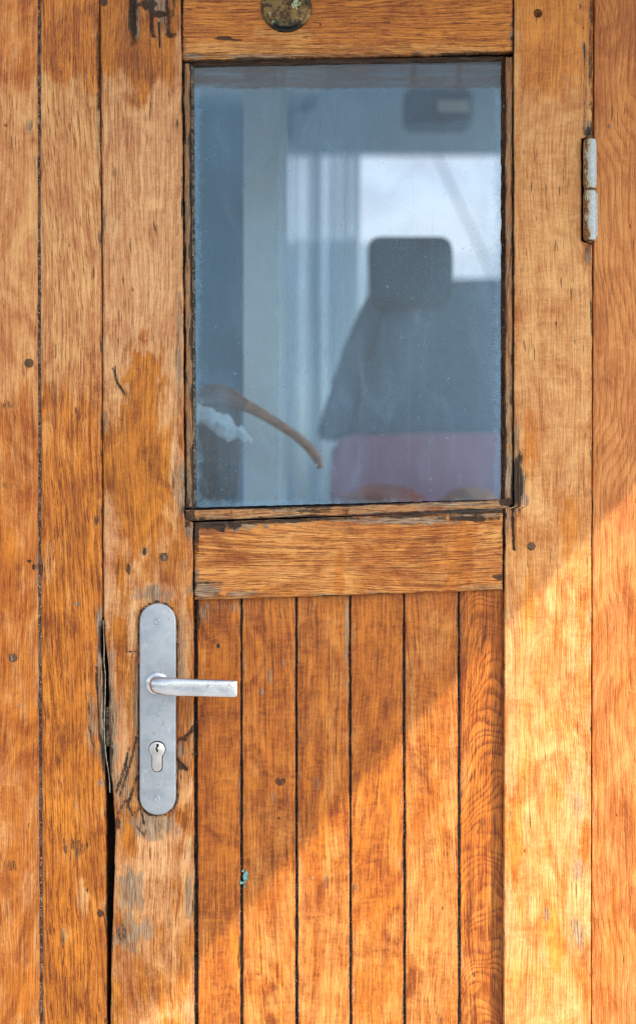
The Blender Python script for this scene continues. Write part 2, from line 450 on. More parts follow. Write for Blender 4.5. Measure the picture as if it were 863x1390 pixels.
# ------------------------------------------------------------------ wear and contact shade painted on the boards
# (channel, x, y, rx, ry, strength, roughness of outline); channels w worn, g grey, d dark, a varnish kept
MARKS = [
    # lock stile, top gouges
    ('d', 181, 16, 7, 56, 0.75, 0.5), ('g', 183, 20, 10, 50, 0.7, 0.5), ('d', 206, 12, 4, 40, 0.6, 0.5), ('g', 222, 14, 10, 44, 0.55, 0.6), ('d', 236, 8, 3, 26, 0.5, 0.5),
    ('d', 200, 6, 14, 7, 0.7, 0.5), ('g', 213, 4, 20, 16, 0.7, 0.5), ('d', 215, 20, 12, 5, 0.9, 0.4),
    ('d', 206, 34, 3, 20, 0.6, 0.5), ('d', 229, 30, 4, 24, 0.55, 0.5), ('d', 231, 48, 8, 3, 0.8, 0.3),
    ('g', 220, 24, 8, 18, 0.45, 0.5), ('d', 217, 56, 2.0, 12, 0.85, 0.3), ('d', 216, 78, 2.0, 8, 0.4, 0.3),
    ('d', 141, 3, 7, 6, 0.9, 0.3),
    ('w', 243, 90, 7, 60, 0.9, 0.3),
    ('d', 241, 170, 3, 9, 0.5, 0.4), ('g', 156, 235, 5, 9, 0.5, 0.4), ('g', 142, 300, 3, 20, 0.5, 0.5),
    # lock stile, middle
    ('a', 196, 520, 30, 60, 0.75, 0.7), ('a', 190, 600, 26, 60, 0.75, 0.7), ('a', 196, 680, 36, 70, 0.8, 0.7),
    ('g', 243, 480, 5, 100, 0.45, 0.6), ('w', 240, 640, 11, 60, 0.9, 0.5), ('g', 241, 655, 9, 40, 0.42, 0.7),
    ('d', 157, 508, 2, 12, 0.5, 0.3), ('g', 144, 575, 3, 20, 0.6, 0.4),
    ('w', 148, 760, 10, 110, 0.9, 0.4), ('w', 214, 806, 30, 20, 0.9, 0.3), ('g', 212, 806, 26, 14, 0.55, 0.7),
    ('w', 249, 880, 9, 80, 1.0, 0.3), ('g', 247, 880, 7, 66, 0.35, 0.6),
    ('w', 180, 850, 8, 60, 0.8, 0.5), ('g', 186, 960, 5, 120, 0.40, 0.6),
    ('d', 178, 884, 12, 1.6, 0.5, 0.3), ('d', 196, 749, 4, 6, 0.4, 0.3), ('g', 197, 748, 4, 7, 0.5, 0.3),
    ('d', 175, 770, 4, 10, 0.45, 0.5),
    ('w', 152, 920, 8, 70, 0.8, 0.5), ('g', 151, 900, 6, 40, 0.45, 0.6), ('g', 152, 985, 8, 80, 0.55, 0.7),
    ('d', 150, 1000, 5, 80, 0.35, 0.7),
    ('w', 165, 1010, 12, 70, 0.6, 0.6), ('g', 168, 1080, 16, 50, 0.35, 0.8), ('g', 210, 1118, 40, 22, 0.5, 0.7), ('w', 210, 1130, 46, 34, 0.7, 0.6),
    ('d', 248, 1004, 10, 4, 0.8, 0.4), ('g', 246, 1015, 6, 14, 0.65, 0.5), ('d', 246, 1040, 7, 6, 0.85, 0.4), ('g', 243, 1044, 8, 5, 0.6, 0.4),
    ('w', 200, 1190, 60, 100, 0.45, 0.6), ('g', 178, 1205, 18, 34, 0.5, 0.7), ('g', 172, 1270, 22, 30, 0.45, 0.8),
    ('g', 200, 1260, 16, 16, 0.35, 0.7), ('d', 166, 1265, 10, 16, 0.35, 0.7), ('g', 255, 1215, 4, 30, 0.5, 0.5),
    ('d', 160, 1115, 5, 12, 0.55, 0.5), ('g', 190, 1225, 8, 14, 0.4, 0.6),
    # frame board beside the door
    ('g', 136, 850, 6, 32, 0.85, 0.4), ('d', 138, 868, 5, 26, 0.5, 0.5), ('g', 137, 930, 7, 90, 0.6, 0.6), ('g', 127, 985, 8, 50, 0.38, 0.8),
    ('g', 140, 990, 5, 60, 0.8, 0.5), ('d', 141, 1020, 4, 30, 0.6, 0.5), ('w', 122, 990, 6, 40, 0.5, 0.6),
    ('w', 136, 1063, 4, 5, 0.9, 0.2), ('g', 136, 1063, 4, 5, 0.55, 0.2), ('d', 136, 1240, 5, 5, 0.6, 0.5),
    ('g', 106, 820, 5, 3, 0.6, 0.3), ('d', 56, 770, 2.5, 18, 0.8, 0.4), ('d', 132, 705, 4, 8, 0.4, 0.4),
    ('d', 105, 1150, 22, 14, 0.22, 0.9), ('g', 104, 1158, 2.5, 14, 0.5, 0.3), ('g', 86, 1270, 3, 14, 0.5, 0.3),
    ('d', 134, 90, 4, 70, 0.4, 0.6), ('d', 133, 40, 3, 40, 0.35, 0.6), ('g', 134, 170, 4, 40, 0.3, 0.6),
    # left wall board
    ('d', 41, 762, 3, 3, 0.7, 0.6), ('d', 46, 770, 3, 4, 0.7, 0.6), ('d', 9, 170, 3, 4, 0.5, 0.4),
    ('w', 46, 140, 6, 40, 0.9, 0.5), ('g', 40, 175, 6, 14, 0.3, 0.5), ('d', 14, 1175, 9, 9, 0.25, 0.8),
    ('d', 10, 550, 12, 8, 0.28, 0.8), ('d', 12, 660, 12, 8, 0.25, 0.8),
    # hinge stile
    ('w', 702, 90, 6, 90, 0.95, 0.3), ('w', 702, 470, 6, 200, 0.6, 0.5), ('a', 745, 60, 44, 70, 0.7, 0.6),
    ('g', 702, 662, 12, 44, 0.9, 0.8), ('d', 702, 655, 7, 45, 0.6, 0.9), ('g', 701, 600, 5, 60, 0.5, 0.8), ('d', 705, 692, 3, 14, 0.4, 0.4),
    ('g', 689, 705, 5, 34, 0.55, 0.5), ('d', 705, 1230, 3, 3, 0.0, 0.4),
    ('w', 692, 860, 9, 80, 0.8, 0.5), ('w', 692, 1010, 9, 300, 0.55, 0.6), ('g', 782, 1090, 9, 26, 0.30, 0.7),
    ('w', 780, 1100, 22, 90, 1.0, 0.7), ('g', 784, 1180, 9, 24, 0.40, 0.7), ('w', 785, 1220, 20, 90, 1.0, 0.7), ('g', 784, 1268, 12, 22, 0.42, 0.8),
    ('g', 742, 1240, 5, 14, 0.55, 0.4), ('w', 690, 1240, 10, 70, 1.0, 0.5), ('w', 775, 870, 9, 90, 0.5, 0.5),
    ('g', 797, 175, 7, 16, 0.75, 0.5), ('d', 797, 180, 6, 10, 0.5, 0.5), ('g', 797, 345, 7, 16, 0.75, 0.5), ('d', 797, 338, 6, 10, 0.5, 0.5),
    ('d', 801, 60, 3, 120, 0.35, 0.5), ('d', 742, 560, 10, 16, 0.0, 0.7),
    # middle rail
    ('d', 285, 712, 40, 9, 0.75, 0.7), ('g', 300, 712, 60, 9, 0.7, 0.7), ('g', 470, 704, 210, 4, 0.5, 0.6), ('g', 640, 700, 50, 6, 0.85, 0.5),
    ('d', 640, 704, 50, 4, 0.55, 0.6), ('g', 276, 802, 22, 12, 0.62, 0.5), ('g', 252, 670, 10, 40, 0.8, 0.8), ('d', 256, 700, 10, 14, 0.55, 0.8), ('g', 262, 720, 14, 16, 0.7, 0.8), ('g', 550, 706, 80, 7, 0.7, 0.8), ('g', 690, 640, 6, 40, 0.8, 0.7), ('d', 688, 682, 12, 6, 0.6, 0.7), ('d', 430, 693, 50, 4, 0.3, 0.8), ('g', 600, 684, 60, 5, 0.5, 0.8), ('g', 330, 806, 30, 5, 0.4, 0.8),
    ('d', 676, 783, 7, 4, 0.7, 0.5), ('d', 268, 730, 4, 30, 0.45, 0.6), ('g', 267, 790, 4, 30, 0.5, 0.6),
    ('d', 612, 716, 2, 14, 0.25, 0.5),
    # top rail
    ('d', 303, 52, 13, 3, 1.0, 0.3), ('d', 322, 55, 10, 1.2, 0.6, 0.3), ('w', 320, 66, 80, 10, 0.8, 0.5), ('w', 470, 68, 240, 9, 0.7, 0.5),
    ('w', 388, 46, 50, 12, 0.6, 0.5), ('w', 620, 72, 80, 7, 1.0, 0.3), ('g', 260, 76, 16, 5, 0.6, 0.5), ('g', 400, 76, 200, 3, 0.4, 0.5),
    # panel boards
    ('g', 275, 830, 10, 18, 0.5, 0.7), ('d', 268, 835, 4, 30, 0.6, 0.5), ('g', 300, 825, 30, 8, 0.3, 0.6), ('d', 296, 878, 3, 4, 0.6, 0.3), ('g', 296, 877, 3, 3, 0.5, 0.3),
    ('d', 275, 973, 6, 4, 0.5, 0.4), ('g', 366, 918, 5, 10, 0.4, 0.6), ('g', 384, 900, 5, 5, 0.4, 0.6), ('g', 355, 940, 5, 5, 0.5, 0.4),
    ('d', 382, 1062, 10, 7, 0.4, 0.7), ('g', 370, 1085, 4, 12, 0.4, 0.6), ('g', 430, 1065, 5, 12, 0.35, 0.5), ('g', 442, 1200, 4, 14, 0.4, 0.5),
    ('g', 482, 1205, 4, 6, 0.5, 0.5), ('w', 409, 1230, 6, 70, 1.0, 0.4), ('w', 325, 1270, 3, 40, 1.0, 0.4), ('w', 560, 1230, 8, 80, 0.9, 0.5),
    ('w', 615, 1080, 6, 120, 0.7, 0.5), ('w', 632, 1050, 8, 40, 0.9, 0.5), ('g', 660, 1255, 3, 3, 0.0, 0.3),
    ('w', 355, 985, 18, 40, 0.4, 0.6), ('w', 582, 880, 20, 50, 0.4, 0.6), ('g', 470, 870, 3, 60, 0.5, 0.5), ('w', 470, 840, 4, 80, 0.8, 0.5),
    # right wall board
    ('w', 828, 170, 3, 3, 0.9, 0.2), ('g', 827, 171, 2.5, 3, 0.5, 0.2),
]
# cracks and one painted shade line: (points, half width, depth in mm, channel strength)
CRACKS_AND_SHADE = [
    ([(179, -15), (180, 20), (184, 56)], 3.2, 3.0, 0.75),
    ([(186, 8), (203, 5)], 1.8, 2.0, 0.8),
    ([(204, 6), (205, 30), (209, 50)], 1.6, 2.0, 0.7),
    ([(207, 19), (216, 16), (225, 19)], 2.0, 2.5, 0.9),
    ([(226, -15), (227, 20), (230, 48), (237, 47)], 2.0, 2.2, 0.75),
    ([(216, 30), (217, 62)], 1.0, 1.5, 0.9),
    ([(695, 690), (696, 720), (697, 745)], 1.6, 4.0, 1.0),
    ([(154, 500), (160, 520), (170, 535)], 0.9, 0.8, 0.7),
    ([(240, 1006), (252, 1000), (262, 988)], 3.0, 3.0, 0.9),
    ([(238, 1030), (252, 1044)], 3.0, 3.0, 1.0),
    ([(163, 1080), (176, 1040), (186, 1000)], 0.9, 0.9, 0.7),
    ([(158, 1075), (168, 1048), (176, 1015)], 0.9, 0.9, 0.7),
    ([(172, 1098), (180, 1075), (187, 1052)], 0.9, 0.9, 0.7),
    ([(160, 1104), (172, 1085), (180, 1108), (190, 1096), (196, 1118)], 0.9, 0.9, 0.7),
    ([(186, 1122), (196, 1134), (199, 1128)], 0.8, 0.8, 0.6),
    ([(731, 757), (733, 768), (728, 778), (715, 784), (702, 793)], 1.0, 0.1, 0.0),
    ([(264, 792), (300, 791)], 0.7, 0.8, 0.5),
    ([(624, 700), (613, 714)], 1.0, 0.5, 0.55),
    ([(121, 955), (122, 990), (126, 1012)], 1.0, 1.2, 0.6),
    ([(131, 905), (133, 950), (136, 1000), (140, 1030)], 1.0, 1.8, 0.8),
    ([(792, 60), (794, 130), (791, 175)], 0.8, 0.5, 0.5),
]

CRACKS_AND_SHADE.append(([(264, 711.5), (330, 709.5), (470, 704), (600, 699), (683, 695)], 1.6, 0.6, 0.62))
_r = random.Random(12)
for _k in range(150):
    _x, _y = _r.uniform(0, 863), _r.uniform(0, 1395)
    MARKS.append((_r.choice('ddg'), _x, _y, _r.uniform(0.8, 1.9), _r.uniform(1.2, 5.5), _r.uniform(0.25, 0.6), 0.5))
for _k in range(34):
    MARKS.append(('w', _r.uniform(0, 863), _r.uniform(400, 1395), _r.uniform(3, 12), _r.uniform(12, 50), _r.uniform(0.25, 0.5), 0.8))
    MARKS.append(('a', _r.uniform(0, 863), _r.uniform(520, 1395), _r.uniform(6, 18), _r.uniform(20, 60), _r.uniform(0.5, 0.9), 0.8))
CRACKS_AND_SHADE.append(([(188.8, 843), (188.8, 1082), (192, 1096), (202, 1105), (214.5, 1107.5), (227, 1105), (237, 1096), (241, 1082), (241, 843), (237, 829), (227, 820), (214.5, 816.5), (202, 820), (192, 829), (188.8, 843)], 0.9, 0.4, 0.75))  # dark ring painted round the lock plate as its contact shadow

def paint(X, Y, worn0, grey0, dark0, seed):
    wv = worn0.copy(); gv = grey0.copy(); dv = dark0.copy()
    nz = fbm(X / 9.0, Y / 22.0, seed + 77, 4)
    x0, x1, y0, y1 = X.min(), X.max(), Y.min(), Y.max()
    for ch, mx, my, rx, ry, st, ro in MARKS:
        if st <= 0 or mx + rx * 2 < x0 or mx - rx * 2 > x1 or my + ry * 2 < y0 or my - ry * 2 > y1: continue
        d = np.sqrt(((X - mx) / rx) ** 2 + ((Y - my) / ry) ** 2) + nz * ro * 0.9
        k = sstep(1.3, 0.45, d) * min(1.0, st * 1.3 + 0.08)
        if ch == 'w': wv = np.maximum(wv, k)
        elif ch == 'g': gv = np.maximum(gv, k)
        elif ch == 'd': dv = np.maximum(dv, k)
        elif ch == 'a': wv = wv * (1 - k)
    drop = np.zeros_like(X)
    wob = fbm(X / 9.0, Y / 9.0, seed + 5, 2) * 0.7
    for pts, hw, dep, st in CRACKS_AND_SHADE:
        px = [p[0] for p in pts]; py = [p[1] for p in pts]
        if max(px) + 4 < x0 or min(px) - 4 > x1 or max(py) + 4 < y0 or min(py) - 4 > y1: continue
        best = np.full_like(X, 1e9)
        for (ax, ay), (bx_, by_) in zip(pts[:-1], pts[1:]):
            vx, vy = bx_ - ax, by_ - ay
            t = np.clip(((X - ax) * vx + (Y - ay) * vy) / (vx * vx + vy * vy), 0, 1)
            best = np.minimum(best, np.hypot(X - ax - t * vx, Y - ay - t * vy))
        k = sstep(hw + 1.6, hw * 0.5, best + wob)
        dv = np.maximum(dv, k * st)
        gv = np.maximum(gv, sstep(hw + 4.5, hw, best + wob * 2) * 0.5 * (st > 0.3))
        drop = drop + k * dep
    return wv, gv, dv, drop

def axis_points(a, b, step, fine=True, lo=None, hi=None):
    """positions from a to b: fine near both ends, coarse outside lo..hi"""
    pts = [a, a + 0.5, a + 1.2, a + 2.2] if fine else [a]
    end = [b - 2.2, b - 1.2, b - 0.5, b] if fine else [b]
    x = pts[-1]
    while True:
        s = step
        if lo is not None and (x < lo or x > hi): s = 50
        if lo is not None and x < lo: x = min(x + s, lo + 0.01)
        else: x += s
        if x >= end[0] - step * 0.4: break
        pts.append(x)
    return np.array(pts + end)

def board(name, parent, mat, L, R, T, B, front=0.0, thick=30.0, horiz=False, seed=1, worn=0.3, grey=0.0,
          dark=0.0, wornfn=None, ring=None, rad=1.8, jag=0.5, edge=0.5, step=2.2, cup=0.0, tilt=0.0, slant=0.0):
    if not horiz:
        ys = axis_points(T, B, step * 1.4, True, -15, 1405)
        W0 = float(np.mean(curve(R, ys) - curve(L, ys)))
        us = axis_points(0, W0, step) / W0
        Yg, Ug = np.meshgrid(ys, us, indexing='ij')
        Lx = curve(L, Yg) + fbm(Yg / 30.0, Yg * 0 + seed * 3.7, seed, 4) * jag
        Rx = curve(R, Yg) + fbm(Yg / 30.0, Yg * 0 - seed * 2.9, seed + 9, 4) * jag
        X = Lx + (Rx - Lx) * Ug; Y = Yg
        e1 = np.minimum(X - Lx, Rx - X)
        e2 = np.minimum(Y - T, B - Y)
        ac, al = X, Y
    else:
        xs = axis_points(L, R, step * 1.4, True)
        H0 = float(np.mean(curve(B, xs) - curve(T, xs)))
        vs_ = axis_points(0, H0, step) / H0
        Vg, Xg = np.meshgrid(vs_, xs, indexing='ij')
        Ty = curve(T, Xg) + fbm(Xg / 30.0, Xg * 0 + seed * 3.7, seed, 4) * jag
        By = curve(B, Xg) + fbm(Xg / 30.0, Xg * 0 - seed * 2.9, seed + 9, 4) * jag
        Y = Ty + (By - Ty) * Vg; X = Xg
        e1 = np.minimum(Y - Ty, By - Y)
        e2 = np.minimum(X - L, R - X)
        ac, al = Y, X
    e = np.minimum(e1, e2)
    one = np.ones_like(X)
    w0 = wornfn(X, Y) if wornfn is not None else one * worn
    wv, gv, dv, drop = paint(X, Y, np.clip(w0, 0, 1), one * grey, one * dark, seed)
    # dirt held along the edges
    en = fbm(ac / 6.0 + 3, al / 40.0, seed + 40, 4)
    dv = np.maximum(dv, sstep(3.6, 0.0, e + en * 2.6) * edge)
    gv = np.maximum(gv, sstep(6.0, 1.0, e + fbm(ac / 8.0, al / 60.0, seed + 50, 3) * 7) * edge * 0.8)
    rr = rad * (1 + 0.6 * fbm(al / 50.0, al * 0 + 5, seed + 61, 3))
    q = np.clip(rr - e, 0, rr)
    rnd = rr - np.sqrt(np.maximum(rr * rr - q * q, 0))
    mid = (ac - ac.mean(axis=(1 if not horiz else 0), keepdims=True))
    half = np.abs(mid).max()
    h = front - rnd - drop - cup * (mid / half) ** 2
    h = h + fbm(ac / 30.0, al / 260.0, seed + 70, 3) * 0.35 - gv * np.abs(fbm(ac / 3.0, al / 40.0, seed + 90, 2)) * 1.1 - dv * 0.5
    # grain directions
    ga = ac + slant * al + fbm(ac / 120.0, al / 500.0, seed + 3, 2) * 15 + fbm(ac / 25.0, al / 110.0, seed + 4, 3) * 1.5
    gl_ = al
    if ring is None:
        rv = (ga + fbm(ac / 60.0, al / 300.0, seed + 8, 2) * 10) / 9.0
    else:
        rv = ring(X, Y)
    nr, nc = X.shape
    V = np.stack([(X - CX) * S, -h * S, (CY - Y) * S], -1).reshape(-1, 3)
    idx = np.arange(nr * nc).reshape(nr, nc)
    quads = np.stack([idx[:-1, :-1], idx[1:, :-1], idx[1:, 1:], idx[:-1, 1:]], -1).reshape(-1, 4)
    loop = np.concatenate([idx[0, :], idx[1:, -1], idx[-1, -2::-1], idx[-2:0:-1, 0]])
    nb = len(loop)
    back = V[loop].copy(); back[:, 1] = (-front + thick) * S
    bi = np.arange(nb) + nr * nc
    nxt = np.roll(np.arange(nb), -1)
    sk = np.stack([loop, loop[nxt], bi[nxt], bi], -1)
    cor = [0, nc - 1, nc - 1 + nr - 1, 2 * nc + nr - 3]
    bq = np.array([[bi[cor[0]], bi[cor[1]], bi[cor[2]], bi[cor[3]]]])
    V = np.concatenate([V, back])
    F = np.concatenate([quads, sk, bq])
    me = bpy.data.meshes.new(name)
    me.vertices.add(len(V)); me.vertices.foreach_set('co', V.astype(np.float32).ravel())
    me.loops.add(F.size); me.loops.foreach_set('vertex_index', F.astype(np.int32).ravel())
    me.polygons.add(len(F)); me.polygons.foreach_set('loop_start', (np.arange(len(F)) * 4).astype(np.int32))
    me.polygons.foreach_set('use_smooth', np.concatenate([np.ones(len(quads), bool), np.zeros(len(F) - len(quads), bool)]))
    me.update(calc_edges=True); me.validate()
    def full(a): return np.concatenate([a.ravel(), a.ravel()[loop]])
    at = me.attributes.new('paint', 'FLOAT_VECTOR', 'POINT')
    at.data.foreach_set('vector', np.stack([full(wv), full(gv), np.concatenate([dv.ravel(), np.maximum(dv.ravel()[loop], 0.55)])], -1).astype(np.float32).ravel())
    at = me.attributes.new('grain', 'FLOAT_VECTOR', 'POINT')
    at.data.foreach_set('vector', np.stack([full(ga), full(gl_), full(one * seed * 7.31)], -1).astype(np.float32).ravel())
    at = me.attributes.new('ring', 'FLOAT', 'POINT')
    at.data.foreach_set('value', full(rv).astype(np.float32))
    return link_mesh(name, me, mat, parent)

def slab(name, x0, x1, yt, yb, f0, f1, mat, parent, bev=0.0):
    """plain box in pixel units, f0 front, f1 back (mm towards the camera)"""
    bm = bmesh.new()
    bmesh.ops.create_cube(bm, size=1)
    for v in bm.verts:
        v.co = Vector(((( x0 + x1) / 2 - CX + v.co.x * (x1 - x0)) * S, -((f0 + f1) / 2 - v.co.y * (f0 - f1)) * S,
                       (CY - (yt + yb) / 2 + v.co.z * (yb - yt)) * S))
    if bev: bmesh.ops.bevel(bm, geom=bm.edges[:], offset=bev * S, segments=2, affect='EDGES')
    return from_bm(name, bm, mat, parent)

def wbox(bm, c, s, rot=None):
    r = bmesh.ops.create_cube(bm, size=1)
    mtx = Matrix.Translation(c) @ (rot if rot else Matrix.Identity(4)) @ Matrix.Diagonal((s[0], s[1], s[2], 1))
    bmesh.ops.transform(bm, matrix=mtx, verts=r['verts'])
    return r['verts']

def extrude_outline(name, pts, f0, f1, bev, mat, parent, seg=3):
    """prism from a pixel outline, f0 its front height and f1 its back height in mm"""
    bm = bmesh.new()
    a = [bm.verts.new(((x - CX) * S, -f0 * S, (CY - y) * S)) for x, y in pts]
    f = bm.faces.new(a)
    r = bmesh.ops.extrude_face_region(bm, geom=[f])
    nv = [v for v in r['geom'] if isinstance(v, bmesh.types.BMVert)]
    for v in nv: v.co.y = -f1 * S
    front = [e for e in bm.edges if abs(e.verts[0].co.y + f0 * S) < 1e-7 and abs(e.verts[1].co.y + f0 * S) < 1e-7]
    if bev: bmesh.ops.bevel(bm, geom=front, offset=bev * S, segments=seg, profile=0.5, affect='EDGES')
    return from_bm(name, bm, mat, parent, angle=50)

def lathe(name, px, py, prof, mat, parent, seg=40, bump=None):
    """profile of (radius px, height mm) turned about the door's normal"""
    bm = bmesh.new()
    rings = []
    for r, h in prof:
        if r <= 0: rings.append([bm.verts.new(((px - CX) * S, -h * S, (CY - py) * S))])
        else: rings.append([bm.verts.new(((px + r * math.cos(2 * math.pi * i / seg) - CX) * S, -h * S,
                                          (CY - py + r * math.sin(2 * math.pi * i / seg)) * S)) for i in range(seg)])
    for a, b in zip(rings[:-1], rings[1:]):
        for i in range(seg):
            j = (i + 1) % seg
            if len(a) == 1: bm.faces.new([a[0], b[i], b[j]])
            elif len(b) == 1: bm.faces.new([a[i], b[0], a[j]])
            else: bm.faces.new([a[i], b[i], b[j], a[j]])
    return from_bm(name, bm, mat, parent, angle=35)

def tube(bm, pts, r, seg=8, caps=True):
    pts = [Vector(p) for p in pts]
    rings = []
    for i, p in enumerate(pts):
        d = (pts[min(i + 1, len(pts) - 1)] - pts[max(i - 1, 0)]).normalized()
        up = Vector((0, 1, 0)) if abs(d.y) < 0.9 else Vector((0, 0, 1))
        a = d.cross(up).normalized(); b = d.cross(a).normalized()
        rr = r[i] if isinstance(r, (list, tuple)) else r
        rings.append([bm.verts.new(p + a * rr * math.cos(2 * math.pi * k / seg) + b * rr * math.sin(2 * math.pi * k / seg)) for k in range(seg)])
    for a, b in zip(rings[:-1], rings[1:]):
        for k in range(seg): bm.faces.new([a[k], a[(k + 1) % seg], b[(k + 1) % seg], b[k]])
    if caps: bm.faces.new(rings[0]); bm.faces.new(rings[-1][::-1])

TOP, BOT = -105, 1895      # door ends, beyond the picture
WT, WB = -330, 1950        # wall ends

# ================================================================== WHEELHOUSE WALL
wall = empty("wheelhouse", (0, 0.05, -1.25), "varnished oak plank wall of the boat cabin framing the door on both sides", "boat cabin")

def worn_left(seed, hi=0.95, lo=0.12):
    def fn(X, Y):
        n = fbm(X / 40.0, Y / 70.0, seed, 4) * 60
        n2 = fbm(X / 14.0, Y / 60.0, seed + 7, 4)
        k = sstep(85, 150, Y + n * 0.6) * (1 - sstep(400, 640, Y + n))
        return lo + (hi - lo) * k + n2 * 0.30
    return fn

board("wall_board", wall, M['wall'], -32, [(-400, 52), (0, 52.5), (700, 53), (1300, 55), (2000, 56)], WT, WB, front=0, seed=11,
      wornfn=worn_left(11, 0.80, 0.30), rad=1.6, jag=0.7, edge=0.38)
board("wall_board", wall, M['wall_b'], [(-400, 55), (0, 55), (700, 55.5), (1300, 58), (2000, 59)],
      [(-400, 134), (0, 134.5), (200, 136.5), (380, 138.3), (620, 138.6), (830, 139.3), (846, 138), (870, 136.5), (900, 138), (960, 140), (1020, 142.5), (1060, 143.5), (1300, 145), (2000, 147)],
      WT, WB, front=0.5, seed=12, wornfn=worn_left(12, 0.95, 0.12), rad=1.7, jag=0.8, edge=0.38, slant=-0.035)
# right of the door
def ring_right(X, Y):
    a = X - 905 + fbm(X / 80.0, Y / 150.0, 3, 2) * 16
    return (a * a) / 1300.0 + (Y + fbm(X / 40.0, Y / 40.0, 5, 2) * 5) / 80.0 * (1 - 0.8 * sstep(450, 700, Y)) + fbm(X / 60.0, Y / 260.0, 6, 2) * 0.8
board("wall_board", wall, M['wall_right'], [(-400, 806.5), (0, 806.5), (200, 806), (400, 804.8), (700, 803.5), (1300, 802.3), (2000, 802.3)], 902, WT, WB, front=-2.0, seed=13,
      wornfn=lambda X, Y: 0.45 + 0.25 * fbm(X / 30.0, Y / 90.0, 8, 3) + 0.2 * sstep(90, 200, Y) * (1 - sstep(500, 900, Y)), ring=ring_right, rad=1.6, edge=0.30)
for i, (a, b) in enumerate([(-118, -34.5), (-205, -120.5), (-292, -207.5)]):
    board("wall_board", wall, M['wall'], a, b, WT, WB, front=0, seed=21 + i, step=9, wornfn=worn_left(21 + i, 0.8, 0.3))
for i, (a, b) in enumerate([(904.5, 1000), (1002.5, 1098), (1100.5, 1196), (1198.5, 1300)]):
    board("wall_board", wall, M['wall_right'], a, b, WT, WB, front=-2, seed=31 + i, step=9, worn=0.5)
slab("seam_caulk", -300, 110, WT, WB, -0.5, -24, M['caulk'], wall)
slab("seam_caulk", 815, 1296, WT, WB, -5.5, -24, M['caulk'], wall)
slab("door_rebate", 112, 172, WT, WB, -20, -34, M['black'], wall)
slab("door_rebate", 780, 794, WT, WB, -20, -34, M['black'], wall)
slab("seam_caulk", 130, 146, WT, 838, -1.6, -18, M['seam'], wall)
slab("seam_caulk", 795, 808, WT, WB, -4.2, -18, M['seam'], wall)
board("door_lintel", wall, M['rail'], 136, 803, WT, -108, front=0, horiz=True, seed=15, worn=0.2, step=6)

# ================================================================== DOOR
door = empty("door", (0, 0.02, -1.2), "weathered oak door with a square window, metal lever handle and planked lower panel", "door")

def worn_stile(X, Y):
    n = fbm(X / 30.0, Y / 60.0, 101, 4)
    k = sstep(88, 150, Y + n * 38) * (1 - sstep(470, 660, Y + n * 60))
    r = 0.05 + 0.92 * k + sstep(640, 700, Y) * 0.36
    return r + n * 0.40
LS_R = [(-400, 246), (0, 246), (80, 247), (690, 250.5), (704, 250.8), (708, 262), (830, 262.5), (1300, 263.5), (2000, 264)]
LS_L = [(-400, 136), (0, 136.4), (200, 138.2), (380, 140), (620, 140.2), (835, 141.2), (880, 144.5), (905, 147.5), (950, 148), (1000, 148.5), (1050, 150), (1066, 153), (1110, 156), (1150, 156.5), (1200, 155), (1300, 151), (1500, 150), (2000, 150)]
board("stile", door, M['stile'], LS_L, LS_R, TOP, BOT, front=1.5, thick=40, seed=41, wornfn=worn_stile, rad=2.4, jag=0.9, edge=0.42, slant=0.01)
def worn_hinge(X, Y):
    n = fbm(X / 26.0, Y / 50.0, 141, 4)
    k = sstep(60, 170, Y + n * 30) * (1 - sstep(560, 800, Y + n * 90) * 0.55)
    return 0.24 + 0.56 * k + n * 0.26
HS_L = [(-400, 697), (0, 697), (75, 697), (688, 697.5), (690, 685), (830, 684), (1300, 683), (2000, 683)]
HS_R = [(-400, 803.5), (0, 803.5), (100, 803.8), (186, 803), (188, 788.5), (329, 788.5), (331, 803), (700, 802), (1300, 801), (2000, 801)]
board("stile", door, M['stile_right'], HS_L, HS_R, TOP, BOT, front=1.5, thick=40, seed=43, wornfn=worn_hinge, rad=1.7, jag=0.6, edge=0.35)
# rails
board("rail", door, M['rail'], 247.8, 696, TOP, [(247, 83), (470, 77), (697, 71)], front=1.0, thick=38, horiz=True, seed=51,
      wornfn=lambda X, Y: 0.12 + 0.28 * fbm(X / 60.0, Y / 14.0, 3, 4) + 0.5 * sstep(52, 80, Y), rad=2.2, jag=0.8, edge=0.6)
board("rail", door, M['rail'], 264, 682.5, [(263, 709), (470, 701.5), (683, 693)], [(263, 815), (470, 808.5), (683, 801)], front=0.5, thick=38, horiz=True, seed=52,
      wornfn=lambda X, Y: 0.50 + 0.35 * fbm(X / 70.0, Y / 14.0, 9, 4), rad=2.6, jag=0.6, edge=0.5)
board("rail", door, M['rail'], 264.5, 682, 1740, BOT, front=0.5, thick=38, horiz=True, seed=53, worn=0.4, step=6)

